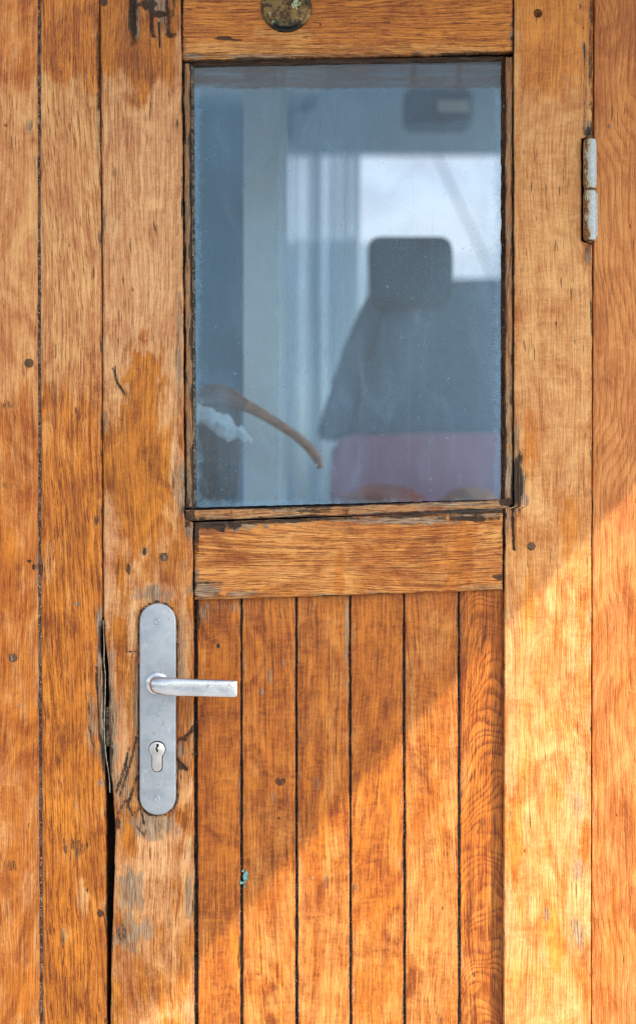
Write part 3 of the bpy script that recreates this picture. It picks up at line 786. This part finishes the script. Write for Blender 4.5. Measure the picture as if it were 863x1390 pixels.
# lower panel of six upright boards, let in behind the stiles
panel = slab("lower_panel", 262, 686, 790, 1750, -11.4, -26, M['gap'], door)
PB = [(267.2, 326.2, 325.8), (328.3, 400.9, 401), (403.2, 473.6, 474.3), (476.2, 547, 547.7), (549.8, 621.6, 622), (624.2, 684, 684)]
def ring_last(X, Y):
    a = X - 658 + 6 * np.sin(Y / 90.0)
    n = fbm(X / 70.0, Y / 110.0, 61, 2)
    q = Y - a * a / 34.0 + a * 0.5 + n * 24 + fbm(X / 14.0, Y / 14.0, 62, 2) * 1.2
    return q / 15.0 + 1.6 * fbm(q / 45.0, a / 90.0, 66, 2)
for i, (a, b0, b1) in enumerate(PB):
    o_ = [0, -0.5, 0.3, -0.3, 0.2, -0.6][i]
    board("panel_board", panel, M['panel'] if i != 5 else M['panel_last'],
          [(800, a), (1300, a + 1.0), (2000, a + 1.5)], [(800, b0), (1300, b1), (2000, b1)], 796, 1748, front=-10.0 + o_, thick=12, seed=61 + i,
          wornfn=(lambda i: lambda X, Y: [0.10, 0.25, 0.30, 0.12, 0.35, 0.15][i] + 0.42 * fbm(X / 26.0, Y / 60.0, 200 + i, 4) + 0.25 * sstep(1100, 1300, Y))(i),
          ring=ring_last if i == 5 else None, rad=1.2, jag=0.8, edge=0.38, slant=[0.02, -0.03, 0.01, 0.05, -0.02, 0][i])

# window: putty frame with beads and pane
def frame_mesh(name, x0, x1, yt, yb, wd, f0, f1, mat, parent):
    bm = bmesh.new()
    for (a, b, c, d) in ((x0, x0 + wd, yt, yb), (x1 - wd, x1, yt, yb), (x0 + wd, x1 - wd, yt, yt + wd), (x0 + wd, x1 - wd, yb - wd, yb)):
        wbox(bm, Vector((((a + b) / 2 - CX) * S, -(f0 + f1) / 2 * S, (CY - (c + d) / 2) * S)), ((b - a) * S, (f0 - f1) * S, (d - c) * S))
    return from_bm(name, bm, mat, parent, smooth=False)
win = frame_mesh("window_frame", 248, 697, 66, 712, 12, -13, -38, M['black'], door)
board("bead", win, M['bead'], [(60, 248.8), (700, 252)], [(60, 258.5), (300, 259.0), (700, 262.5)], 84.5, 690.5, front=-2.2, thick=12, seed=71,
      wornfn=lambda X, Y: 0.65 + 0.3 * fbm(X / 5.0, Y / 60.0, 5, 3), grey=0.36, dark=0.27, rad=2.6, jag=1.2, edge=0.8, step=1.6)
board("bead", win, M['bead'], [(60, 685.5), (700, 684.5)], [(60, 695.8), (690, 696)], 76, 686, front=-2.0, thick=12, seed=72,
      wornfn=lambda X, Y: 0.4 + 0.5 * sstep(420, 520, Y), grey=0.26, dark=0.16, rad=2.2, jag=1.0, edge=0.7, step=1.6)
board("bead", win, M['bead'], 251.5, 691.5, [(251, 692.5), (470, 686.5), (692, 677)], [(251, 707), (470, 700), (692, 690)], front=3.0, thick=18, horiz=True, seed=73,
      worn=0.7, grey=0.16, dark=0.10, rad=2.4, jag=0.8, edge=0.7, step=1.8)
board("bead", win, M['bead'], 261, 683, [(259, 80), (683, 74)], [(259, 88), (683, 79.5)], front=-6, thick=10, horiz=True, seed=74,
      worn=0.2, grey=0.35, dark=0.75, rad=2.0, jag=0.8, edge=0.9, step=1.8)
# putty line round the glass (irregular strips)
def putty_strip(pts, wd, seed):
    bm = bmesh.new()
    rnd = random.Random(seed)
    n = 160
    (x0, y0), (x1, y1) = pts
    dx, dy = x1 - x0, y1 - y0
    ln = math.hypot(dx, dy); nx, ny = -dy / ln, dx / ln
    prev = None
    for i in range(n + 1):
        t = i / n
        w_ = wd * (1 + 0.3 * float(fbm(np.array(t * 34), np.array(seed * 1.0), seed, 3)))
        cx, cy = x0 + dx * t, y0 + dy * t
        row = [bm.verts.new(((cx - CX) * S, 0.0066, (CY - cy) * S)),
               bm.verts.new(((cx + nx * w_ * .4 - CX) * S, 0.0072, (CY - cy - ny * w_ * .4) * S)),
               bm.verts.new(((cx + nx * w_ - CX) * S, 0.0118, (CY - cy - ny * w_) * S)),
               bm.verts.new(((cx - CX) * S, 0.0118, (CY - cy) * S))]
        if prev:
            for k in range(4): bm.faces.new([prev[k], prev[(k + 1) % 4], row[(k + 1) % 4], row[k]])
        prev = row
    return bm
from_bm("putty", putty_strip([(262.8, 690), (259.2, 86)], 3.4, 3), M['putty'], win)
from_bm("putty", putty_strip([(684.8, 77), (684.8, 684)], 4.2, 4), M['frame_brown'], win)
from_bm("putty", putty_strip([(683, 680.5), (262, 692)], 3.0, 5), M['black'], win)
bm = bmesh.new()
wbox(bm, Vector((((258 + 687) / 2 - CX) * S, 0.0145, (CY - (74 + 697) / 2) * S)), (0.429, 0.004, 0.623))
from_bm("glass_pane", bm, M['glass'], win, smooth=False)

# round corroded disc at the top rail
disc = lathe("brass_disc", 388.5, 10, [(0, 6.5), (10, 6.2), (20, 5.2), (27.5, 4.0), (29, 5.5), (31.5, 6.2), (33.8, 5.0), (34.5, 1.0), (34.5, -4)], M['badge'], door, seg=56)
bmk = lathe("disc_screw", 386, 22, [(0, 8.2), (3.4, 7.8), (4.6, 6.6), (4.8, 4)], M['nail'], disc, seg=16)

# lock plate ---------------------------------------------------------
def stadium(x0, x1, y0, y1, n=14):
    r = (x1 - x0) / 2; cx = (x0 + x1) / 2
    p = [(cx + r * math.cos(a), y0 + r - r * math.sin(a)) for a in [math.pi * i / n for i in range(n + 1)]]
    p += [(cx - r * math.cos(a), y1 - r + r * math.sin(a)) for a in [math.pi * i / n for i in range(n + 1)]]
    return p
plate = extrude_outline("lock_plate", stadium(190.5, 239.5, 818.5, 1105), 8.5, 1.0, 1.6, M['plate'], door, seg=4)
for yy in (843, 1083):
    sc = lathe("screw_cap", 214, yy, [(0, 9.0), (2.4, 9.2), (3.6, 9.4), (4.4, 8.9), (4.6, 7.8)], M['plate'], plate, seg=20)
def euro(cx, cy, r, hw, yb, n=18):
    a0 = math.asin(hw / r)
    p = []
    for i in range(n + 1):
        a = -math.pi / 2 + a0 + (2 * math.pi - 2 * a0) * i / n
        p.append((cx + r * math.cos(a), cy - r * math.sin(a)))
    m = 8
    for i in range(m + 1):
        a = math.pi + math.pi * i / m
        p.append((cx + hw * math.cos(a), yb - hw - hw * math.sin(a)))
    return p
cyl_hole = extrude_outline("cylinder_gap", euro(214.5, 1016, 11.6, 7.4, 1047), 8.8, 7.5, 0, M['black'], plate)
cyl = extrude_outline("key_cylinder", euro(214.3, 1016.3, 10.8, 6.5, 1046), 11.0, 7.5, 0.7, M['nickel'], plate, seg=2)
lathe("cylinder_plug", 214.3, 1015.8, [(0, 11.5), (7.4, 11.5), (8.0, 11.1), (8.1, 10.5)], M['nickel'], cyl, seg=28)
extrude_outline("keyhole", [(213.2, 1008.5), (217, 1008.5), (216.6, 1012), (214.6, 1013.5), (214.2, 1015), (216, 1016), (215.8, 1019.5), (213.8, 1019.5), (213.9, 1017.3), (212.4, 1016.2), (212.6, 1013), (213.8, 1011.5)],
                11.7, 11.2, 0, M['black'], cyl)
# lever
rose = lathe("handle_rose", 214.5, 926.5, [(0, 20), (9.5, 20), (10.5, 14.5), (13.0, 13.8), (15.0, 12.6), (15.8, 10.5), (15.8, 8)], M['lever'], plate, seg=40)
def lever():
    bm = bmesh.new()
    # stations: x, centre y, half height, half thickness, depth of centre
    st = [(203.6, 929.5, 3.0, 3, 44), (205.0, 929.5, 7.0, 6, 45), (208, 929.8, 10.0, 8, 46), (213, 930.3, 11.8, 9, 47), (222, 931.2, 12.4, 9, 48),
          (240, 932.2, 12.3, 8.0, 49), (270, 933.4, 11.9, 6.8, 50), (300, 934.3, 11.8, 6.3, 50), (314, 934.7, 11.8, 6.2, 50), (319, 934.8, 11.6, 6.0, 50), (321.8, 934.8, 10.8, 5.2, 50), (322.8, 934.8, 8.8, 3.6, 50)]
    seg = 28; rings = []
    for x, y, hh, ht, d in st:
        c = P(x, y, -d * S); ring_ = []
        e = 0.42 if x > 230 else 0.75
        for k in range(seg):
            a = 2 * math.pi * k / seg
            cx, sy = math.cos(a), math.sin(a)
            ring_.append(bm.verts.new(c + Vector((0, -ht * S * math.copysign(abs(cx) ** (e * 1.3), cx), hh * S * math.copysign(abs(sy) ** e, sy)))))
        rings.append(ring_)
    for a, b in zip(rings[:-1], rings[1:]):
        for k in range(seg): bm.faces.new([a[k], a[(k + 1) % seg], b[(k + 1) % seg], b[k]])
    bm.faces.new(rings[0]); bm.faces.new(rings[-1][::-1])
    # neck
    a = P(214.5, 926.5, -0.018); b = P(215, 929.5, -0.046)
    tube(bm, [a, a.lerp(b, .4), b], [0.0095, 0.0092, 0.0095], seg=24)
    return bm
from_bm("lever_handle", lever(), M['lever'], plate, angle=50)

# hinge ---------------------------------------------------------------
def barrel(y0, y1, cx, r, f, name, mat, parent):
    bm = bmesh.new(); seg = 26; n = 14
    rings = []
    for i in range(n + 1):
        t = i / n; y = y0 + (y1 - y0) * t
        rr = r * (0.86 if i in (0, n) else 0.97 if i in (1, n - 1) else 1.0)
        rings.append([bm.verts.new(((cx + rr * math.cos(2 * math.pi * k / seg) - CX) * S, -(f + rr * math.sin(2 * math.pi * k / seg)) * S, (CY - y) * S)) for k in range(seg)])
    for a, b in zip(rings[:-1], rings[1:]):
        for k in range(seg): bm.faces.new([a[k], a[(k + 1) % seg], b[(k + 1) % seg], b[k]])
    bm.faces.new(rings[0]); bm.faces.new(rings[-1][::-1])
    return from_bm(name, bm, mat, parent)
hpin = barrel(185, 330, 799.3, 4.2, 4.0, "hinge", M['nail'], door)
barrel(190.5, 256.5, 799.3, 9.2, 4.0, "knuckle", M['hinge'], hpin)
barrel(260, 326.5, 799.3, 9.2, 4.0, "knuckle", M['hinge'], hpin)
barrel(256.2, 260.3, 799.3, 8.2, 4.0, "washer", M['nail'], hpin)
slab("hinge_leaf", 806.5, 810.5, 262, 322, 1.5, -4, M['hinge'], hpin, 0.5)
slab("hinge_recess", 788.6, 805.5, 176, 340, -6, -9, M['black'], hpin)

# pegs, nails ----------------------------------------------------------
def peg(px, py, r, sides, mat, parent, name="peg", h=2.2):
    seg = sides
    lathe(name, px, py, [(0, h + .6), (r * .7, h + .4), (r, h - 0.3), (r * 1.02, h - 2.5)], mat, parent, seg=seg)
peg(223, 756, 6.5, 6, M['nail'], door, h=2.6)
peg(720.5, 741.5, 6.2, 7, M['nail'], door, h=2.2)
peg(729.5, 18.5, 6.0, 18, M['plug'], door, h=2.0)
peg(40, 493, 6.2, 9, M['nail'], wall, name="nail", h=2.0)
peg(18.5, 893, 6.0, 9, M['nail'], wall, name="nail", h=0.6)

# weather seal in the gap
bm = bmesh.new()
tube(bm, [((x - CX) * S, 0.0018, (CY - y) * S) for x, y in [(140.2, 842), (141.0, 860), (141.6, 880), (141.2, 898), (143.2, 915), (143.0, 940), (142.2, 965), (141.6, 990), (142.5, 1010), (144.5, 1030), (147, 1045), (148.8, 1060), (149.2, 1076)]], 0.0008, seg=8)
from_bm("weather_seal", bm, M['rubber'], door)
bm = bmesh.new()
bmesh.ops.create_grid(bm, x_segments=6, y_segments=30, size=1)
for v in bm.verts:
    x, y = v.co.x, v.co.y
    nz = float(fbm(np.array(y * 9.0), np.array(x * 2.0), 5, 3))
    v.co = Vector(((146.3 + x * (3.2 + nz * 1.2) - CX) * S, (0.004 + 0.002 * x * x + nz * 0.001), (CY - 987 + y * 27) * S))
from_bm("seal_debris", bm, M['putty'], door)
# turquoise paint splash
TQ = plain("turquoise_paint", paln(90, 165, 170), paln(120, 190, 190), 0.6, scale=300)
bm = bmesh.new()
rnd = random.Random(4)
for k in range(16):
    cx = 331.5 + rnd.gauss(0, 2.4); cy = 1192 + rnd.gauss(0, 6.5); r = rnd.uniform(0.8, 2.6)
    vs2 = []
    for i in range(9):
        a = 2 * math.pi * i / 9; q = r * rnd.uniform(.6, 1.25)
        vs2.append(bm.verts.new(((cx + q * math.cos(a) - CX) * S, 0.0088 - 0.00002 * k, (CY - cy - 1.5 * q * math.sin(a)) * S)))
    f = bm.faces.new(vs2)
r = bmesh.ops.extrude_face_region(bm, geom=bm.faces[:])
for v in [g for g in r['geom'] if isinstance(g, bmesh.types.BMVert)]: v.co.y += 0.004
from_bm("paint_splash", bm, TQ, panel, smooth=False)

# ================================================================== CABIN SHELL AND ROOF
CAB = plain("cabin_lining", (0.05, 0.17, 0.27, 1), (0.065, 0.20, 0.31, 1), 0.6, 3)
WHT = plain("white_paint", (0.62, 0.66, 0.68, 1), (0.70, 0.73, 0.74, 1), 0.5, 6)
XL, XR, YB, ZT, ZB = -0.72, 1.22, 1.95, 1.0, -1.25
def wboxes(name, boxes, mat, parent=None):
    bm = bmesh.new()
    for (x0, x1, y0, y1, z0, z1) in boxes:
        wbox(bm, Vector(((x0 + x1) / 2, (y0 + y1) / 2, (z0 + z1) / 2)), (x1 - x0, y1 - y0, z1 - z0))
    return from_bm(name, bm, mat, parent, smooth=False)
wz0, wz1 = 0.56, 0.90
RW0, RW1 = P(376, 0, YB).x, 1.12                 # rear window sides
RZ1, RZ0 = P(0, 206, YB).z, P(0, 378, YB).z
rear = wboxes("rear_wall", [(XL - .04, RW0, YB, YB + .05, ZB, ZT), (RW1, XR + .04, YB, YB + .05, ZB, ZT),
                            (P(497, 0, YB).x, RW1, YB, YB + .05, ZB, RZ0), (RW0, P(497, 0, YB).x, YB, YB + .05, ZB, P(0, 694, YB).z), (RW0, RW1, YB, YB + .05, RZ1, ZT)], CAB, wall)  # opening added low on the left to light the curtain from behind
wboxes("unseen_side_wall", [(XL - .04, XL, 0.04, YB, ZB, -0.25), (XL - .04, XL, 0.04, YB, 0.85, ZT),
                     (XL - .04, XL, 0.04, 0.12, -0.25, 0.85), (XL - .04, XL, 1.75, YB, -0.25, 0.85)], WHT, wall)  # unseen wall, opened wide to let fill light into the cabin
wboxes("unseen_side_wall", [(XR, XR + .04, 0.04, YB, ZB, -0.45), (XR, XR + .04, 0.04, YB, 0.85, ZT),
                     (XR, XR + .04, 0.04, 0.12, -0.45, 0.85), (XR, XR + .04, 1.75, YB, -0.45, 0.85)], WHT, wall)  # unseen too, its large opening brightens the interior
wboxes("cabin_floor", [(XL, XR, 0.04, YB, ZB - .04, ZB)], plain("cabin_floor_paint", (0.6, 0.6, 0.6, 1), (0.66, 0.66, 0.66, 1)), wall)
# roof: its right-hand end casts the slanting shadow over the door
slope = 1.63 / 1.50
zr = 1.03
xr_ = 0.4315 + (zr - 0.035) / slope
wboxes("roof", [(XL - .2, xr_, -0.02, YB + .3, zr, zr + .05)], WHT, wall)
wboxes("shading_overhang", [(-0.17, xr_, -1.14, -0.021, zr, zr + .05)], WHT, wall)  # unseen overhang, shaped to shade the door and leave sky light beside it

n = NT("sky_dimming_glass")
tp = n.t.nodes.new('ShaderNodeBsdfTransparent')
o = n.obj()
k = n.ss(0.3, 0.72, n.noise(n.vscale(o, (1.4, 1.4, 4.5), (0, 0, 0.3)), 4, 0.55, 0.6))
n.t.links.new(n.mix(k, (0.80, 0.74, 0.74, 1), (1.0, 0.95, 0.95, 1)), tp.inputs[0])  # uneven tint added to dim the sky and give it cloudy tones
n.t.links.new(tp.outputs[0], n.out.inputs[0])
wboxes("rear_pane", [(RW0 - .01, RW1 + .01, YB + .02, YB + .024, P(0, 694, YB).z, RZ1 + .01)], n.mat, wall)

# deck, water
n = NT("deck_paint")
o = n.obj()
n.p(color=n.mix(n.noise(o, 5, 0.6, scale=3), (0.26, 0.27, 0.28, 1), (0.32, 0.33, 0.34, 1)), rough=0.8)
deck = wboxes("deck", [(-4, 4.5, -5.5, 0.0, -1.40, -1.30)], n.mat, None); tag(deck, kind='structure')
n = NT("harbour_water")
n.p(color=(0.02, 0.05, 0.07, 1), rough=0.12)
n.bump(n.noise(n.obj(), 4, 0.6, scale=1.5), 0.08)
bm = bmesh.new()
bmesh.ops.create_grid(bm, x_segments=1, y_segments=1, size=1500)
for v in bm.verts: v.co.z = -2.2
water = from_bm("water", bm, n.mat, None, smooth=False); tag(water, kind='structure')

# ================================================================== THINGS IN THE CABIN
# white post
d = 0.45
post = empty("post", P(354, 900, d) + Vector((0, 0, -.75)), "pale painted post standing inside behind the left half of the glass", "post")
a, b = P(330.5, 0, d), P(377, 0, d)
wboxes("shaft", [(a.x, b.x, d, d + .04, ZB, zr - .03)], plain("pale_post", (0.84, 0.85, 0.85, 1), (0.88, 0.88, 0.88, 1), 0.5, 20), post)
wboxes("post_rim", [(b.x + .0005, b.x + .014, d + .01, d + .05, ZB, zr - .03)], plain("pale_edge", (0.74, 0.82, 0.86, 1), (0.78, 0.84, 0.88, 1)), post)

# curtain with folds beside the rear window
def cloth_curtain(x0, x1, zt, zb, y, seed):
    bm = bmesh.new(); nx, nz = 150, 14
    g = []
    for j in range(nz + 1):
        row = []
        for i in range(nx + 1):
            t = i / nx
            ph = t * 34 + 1.4 * math.sin(t * 9) + 0.4 * math.sin(j * .4 + t * 6)
            yy = y + 0.034 * math.sin(ph) + 0.012 * math.sin(ph * 2.3 + 1)
            row.append(bm.verts.new((x0 + (x1 - x0) * t + 0.004 * math.sin(ph * 1.7), yy, zt + (zb - zt) * j / nz)))
        g.append(row)
    for j in range(nz):
        for i in range(nx): bm.faces.new([g[j][i], g[j][i + 1], g[j + 1][i + 1], g[j + 1][i]])
    return bm
n = NT("sheer_curtain")
tl = n.t.nodes.new('ShaderNodeBsdfTranslucent'); tl.inputs[0].default_value = (0.72, 0.80, 0.84, 1)
df = n.t.nodes.new('ShaderNodeBsdfDiffuse'); df.inputs[0].default_value = (0.72, 0.80, 0.84, 1)
mx = n.t.nodes.new('ShaderNodeMixShader'); mx.inputs[0].default_value = 0.6
mt = n.t.nodes.new('ShaderNodeMixShader')
tp = n.t.nodes.new('ShaderNodeBsdfTransparent'); tp.inputs[0].default_value = (0.90, 0.96, 1, 1)
n.t.links.new(df.outputs[0], mx.inputs[1]); n.t.links.new(tl.outputs[0], mx.inputs[2])
n.t.links.new(n.ss(0.42, 0.58, n.noise(n.vscale(n.obj(), (85, 0, 0.3)), 3, 0.6), 0.12, 0.72), mt.inputs[0])  # upright stripes put the bright and dim of the folds into the transparency
n.t.links.new(mx.outputs[0], mt.inputs[1]); n.t.links.new(tp.outputs[0], mt.inputs[2]); n.t.links.new(mt.outputs[0], n.out.inputs[0])
SHEER = n.mat
dc = 1.25
c = from_bm("curtain", cloth_curtain(P(372, 0, dc).x, P(487, 0, dc).x, P(0, 200, dc).z, P(0, 760, dc).z, dc, 3), SHEER)
tag(c, "pale blue curtain hanging in thin upright folds behind the glass", "curtain")

bm = cloth_curtain(P(370, 0, 1.85).x, P(500, 0, 1.85).x, P(0, 326, 1.85).z, P(0, 720, 1.85).z, 1.85, 8)
c2 = from_bm("dimming_sheet", bm, SHEER)  # second sheer layer, added to dim the light behind the long curtain
tag(c2, "added sheer sheet dimming the light behind the lower part of the long curtain", "curtain")
# valance / header above the curtain and window
hm = plain("header_blue", (0.40, 0.56, 0.68, 1), (0.46, 0.62, 0.74, 1), 0.5, 4)
bm = bmesh.new()
hp = [P(x, y, 1.15) for x, y in [(1000, 20), (1000, 205), (381, 205), (381, 172), (386, 176), (393, 199), (399, 168), (404, 152), (420, 150), (430, 143), (432, 126), (442, 112), (448, 20)]]
f = bm.faces.new([bm.verts.new(p) for p in hp])
q = bmesh.ops.extrude_face_region(bm, geom=[f])
for v in [g for g in q['geom'] if isinstance(g, bmesh.types.BMVert)]: v.co.y += 0.02
hd = from_bm("header_panel", bm, hm, smooth=False)
tag(hd, "blue grey panel across the top of the cabin above the bright rear window", "panel")
hd.location = (0, 0, 0)
# radio under the ceiling
dr = 0.9
rad = empty("radio", P(592, 140, dr), "dark radio set with a pale display, hung from the cabin ceiling above the rear window", "radio")
a, b = P(549, 118, dr), P(641, 166, dr)
bm = bmesh.new(); wbox(bm, Vector(((a.x + b.x) / 2, dr + .05, (a.z + b.z) / 2)), (b.x - a.x, .1, a.z - b.z))
bmesh.ops.bevel(bm, geom=bm.edges[:], offset=.008, segments=3, affect='EDGES')
from_bm("case", bm, plain("radio_case", (0.02, 0.09, 0.15, 1), (0.03, 0.11, 0.18, 1), 0.4), rad)
a, b = P(594, 137, dr), P(636, 152, dr)
wboxes("display", [(a.x, b.x, dr - .003, dr + .01, b.z, a.z)], plain("radio_display", (0.5, 0.52, 0.5, 1), (0.55, 0.56, 0.54, 1), 0.3), rad)
wboxes("bracket", [(P(560, 0, dr).x, P(565, 0, dr).x, dr + .03, dr + .05, P(0, 120, dr).z, zr - .03), (P(622, 0, dr).x, P(627, 0, dr).x, dr + .03, dr + .05, P(0, 120, dr).z, zr - .03)], M['nail'], rad)

# helm chair
dch = 0.75
CH = plain("chair_vinyl", (0.075, 0.17, 0.25, 1), (0.10, 0.20, 0.29, 1), 0.55, 14, bump=0.002)
CH2 = plain("headrest_vinyl", (0.02, 0.075, 0.12, 1), (0.03, 0.09, 0.135, 1), 0.45, 14)
chair = empty("helm_chair", Vector((0.19, dch + .1, ZB)), "high backed grey blue helm chair with dark headrest, behind the glass", "chair")
def cushion(name, pts, d0, th, bev, mat, parent):
    bm = bmesh.new()
    for it in range(3):          # round the corners
        q = []
        for (x0, y0), (x1, y1) in zip(pts, pts[1:] + pts[:1]):
            l = math.hypot(x1 - x0, y1 - y0); k = min(0.25, 9.0 / max(l, 1e-6) / (it + 1))
            q += [(x0 + (x1 - x0) * k, y0 + (y1 - y0) * k), (x1 + (x0 - x1) * k, y1 + (y0 - y1) * k)]
        pts = q
    a = [bm.verts.new(P(x, y, d0)) for x, y in pts]
    f = bm.faces.new(a)
    r = bmesh.ops.extrude_face_region(bm, geom=[f])
    for v in [q for q in r['geom'] if isinstance(q, bmesh.types.BMVert)]: v.co.y += th
    rim = [e for e in bm.edges if abs(e.verts[0].co.y - e.verts[1].co.y) < 1e-6 and e.verts[0].co.y < d0 + 1e-6]
    bmesh.ops.bevel(bm, geom=rim, offset=min(bev, .010), segments=4, affect='EDGES', clamp_overlap=True)
    return from_bm(name, bm, mat, parent, angle=60)
cushion("backrest", [(500, 396), (520, 384), (640, 380), (700, 378), (742, 410), (752, 596), (428, 596), (438, 560), (466, 470)], dch + .06, .09, .02, CH, chair)
cushion("headrest", [(500, 320), (612, 320), (615, 352), (612, 413), (503, 413)], dch, .08, .012, CH2, chair)
bm = bmesh.new()
for xa, xb in ((524, 476),):
    tube(bm, [P(xa, 412, dch + .055), P((xa + xb) / 2, 500, dch + .052), P(xb, 588, dch + .055)], .004, 8)
from_bm("piping", bm, CH2, chair)
for xa in (530, 588):
    bm = bmesh.new()
    tube(bm, [P(xa, 395, dch + .05), P(xa, 440, dch + .1)], .008, 10)
    from_bm("headrest_post", bm, M['lever'], chair)
cushion("seat", [(440, 700), (752, 700), (752, 760), (440, 760)], dch - .28, .4, .02, CH, chair)
bm = bmesh.new(); tube(bm, [(0.19, dch + .05, -0.2), (0.19, dch + .05, ZB + .02)], 0.04, 16); tube(bm, [(0.19, dch + .05, ZB + .03), (0.19, dch + .05, ZB)], 0.2, 24)
from_bm("pedestal", bm, M['lever'], chair)

# mauve blanket over the seat
PK = plain("mauve_blanket", (0.40, 0.22, 0.32, 1), (0.50, 0.28, 0.40, 1), 0.9, 9)
bk = cushion("blanket", [(452, 604), (470, 590), (560, 588), (742, 586), (748, 650), (746, 712), (446, 712), (448, 650)], dch - .04, .08, .016, PK, None)
tag(bk, "mauve blanket lying across the chair low behind the glass", "blanket")
RD = plain("red_cloth", (0.30, 0.06, 0.05, 1), (0.42, 0.12, 0.08, 1), 0.9, 9)
def lump(name, px, py, d0, rx, rz, ry, mat, label, cat, seed):
    bm = bmesh.new()
    bmesh.ops.create_icosphere(bm, subdivisions=4, radius=1)
    c = P(px, py, d0)
    for v in bm.verts:
        q = v.co.copy()
        nz = float(fbm(np.array(q.x * 2 + q.y), np.array(q.z * 2 - q.y), seed, 3))
        q *= 1 + .25 * nz
        v.co = c + Vector((q.x * rx, q.y * ry, q.z * rz))
    o = from_bm(name, bm, mat)
    return tag(o, label, cat)
lump("red_cloth", 520, 694, dch - .14, .075, .045, .05, RD, "crumpled red cloth at the window's bottom centre, in front of the mauve blanket", "cloth", 3)
lump("orange_cloth", 636, 690, dch - .14, .055, .034, .05, plain("orange_cloth", (0.40, 0.16, 0.10, 1), (0.5, 0.22, 0.14, 1), 0.9), "crumpled orange cloth low at the window's right, in front of the mauve blanket", "cloth", 4)

# bentwood armchair at the lower left
da = 0.32
BW = plain("bentwood", (0.34, 0.10, 0.03, 1), (0.52, 0.19, 0.07, 1), 0.4, 20, stretch=(1, 1, 6))
arm = empty("bentwood_chair", Vector((P(300, 0, da).x, da + .1, ZB)), "brown bentwood chair with a curved arm behind the lower left of the glass", "chair")
BW2 = plain("dark_bentwood", (0.10, 0.03, 0.012, 1), (0.22, 0.075, 0.03, 1), 0.4, 20)
DK = plain("dark_leather", (0.012, 0.008, 0.007, 1), (0.10, 0.035, 0.015, 1), 0.5, 30)
bm = bmesh.new()
pts = [(258, 560, .02), (268, 543, .01), (284, 535, 0), (302, 535, 0), (318, 542, 0), (334, 552, 0)]
tube(bm, [P(x, y, da + q) for x, y, q in pts], [.010, .013, .016, .016, .013, .0105], 18)
from_bm("arm_pad", bm, BW2, arm)
bm = bmesh.new()
pts = [(326, 547, 0), (345, 556, .0), (372, 572, .01), (398, 589, .03), (418, 606, .05), (430, 621, .06), (435, 636, .06)]
tube(bm, [P(x, y, da + q) for x, y, q in pts], [.010, .0085, .0075, .007, .0075, .008, .005], 14)
from_bm("arm_rail", bm, BW, arm)
cushion("backrest", [(262, 548), (282, 538), (318, 545), (327, 566), (326, 600), (320, 700), (262, 700)], da + .02, .05, .010, DK, arm)
bm = bmesh.new()
for x in (268, 318): tube(bm, [P(x, 690, da + .04), Vector((P(x, 0, da).x, da + .06, ZB))], .014, 10)
pass
from_bm("leg", bm, BW, arm)
# white cloth folded over it
bm = bmesh.new()
pts = [P(x, y, da - .03) for x, y in ((266, 560), (282, 566), (298, 577), (314, 584), (328, 590), (342, 600))]
tube(bm, pts, [.010, .016, .015, .013, .009, .003], 24)
bmesh.ops.subdivide_edges(bm, edges=bm.edges[:], cuts=2, use_grid_fill=True)
for v in bm.verts:
    k = float(fbm(np.array(v.co.x * 60.0), np.array(v.co.z * 60.0), 3, 3))
    v.co.z += k * .010; v.co.y += k * .006
wc = from_bm("white_cloth", bm, plain("white_cloth", (0.72, 0.75, 0.78, 1), (0.85, 0.86, 0.88, 1), 0.9, 60))
tag(wc, "small folded white cloth lying over the brown bentwood chair", "cloth")

# rope / stay seen through the rear window
bm = bmesh.new()
dd = 2.6
tube(bm, [P(586, 195, dd), P(607, 243, dd), P(630, 292, dd), P(652, 338, dd), P(672, 388, dd)], 0.0036, 8)
tube(bm, [P(586, 195, dd), P(540, 90, dd)], 0.0045, 8)
st = from_bm("rigging_wire", bm, plain("wire_grey", (0.03, 0.04, 0.05, 1), (0.05, 0.06, 0.07, 1)))
tag(st, "thin grey rigging wire slanting across the bright rear window", "rigging")

for o in bpy.data.objects:
    if o.type == 'MESH' and o.parent is None and 'label' not in o and 'kind' not in o:
        print("UNTAGGED", o.name)
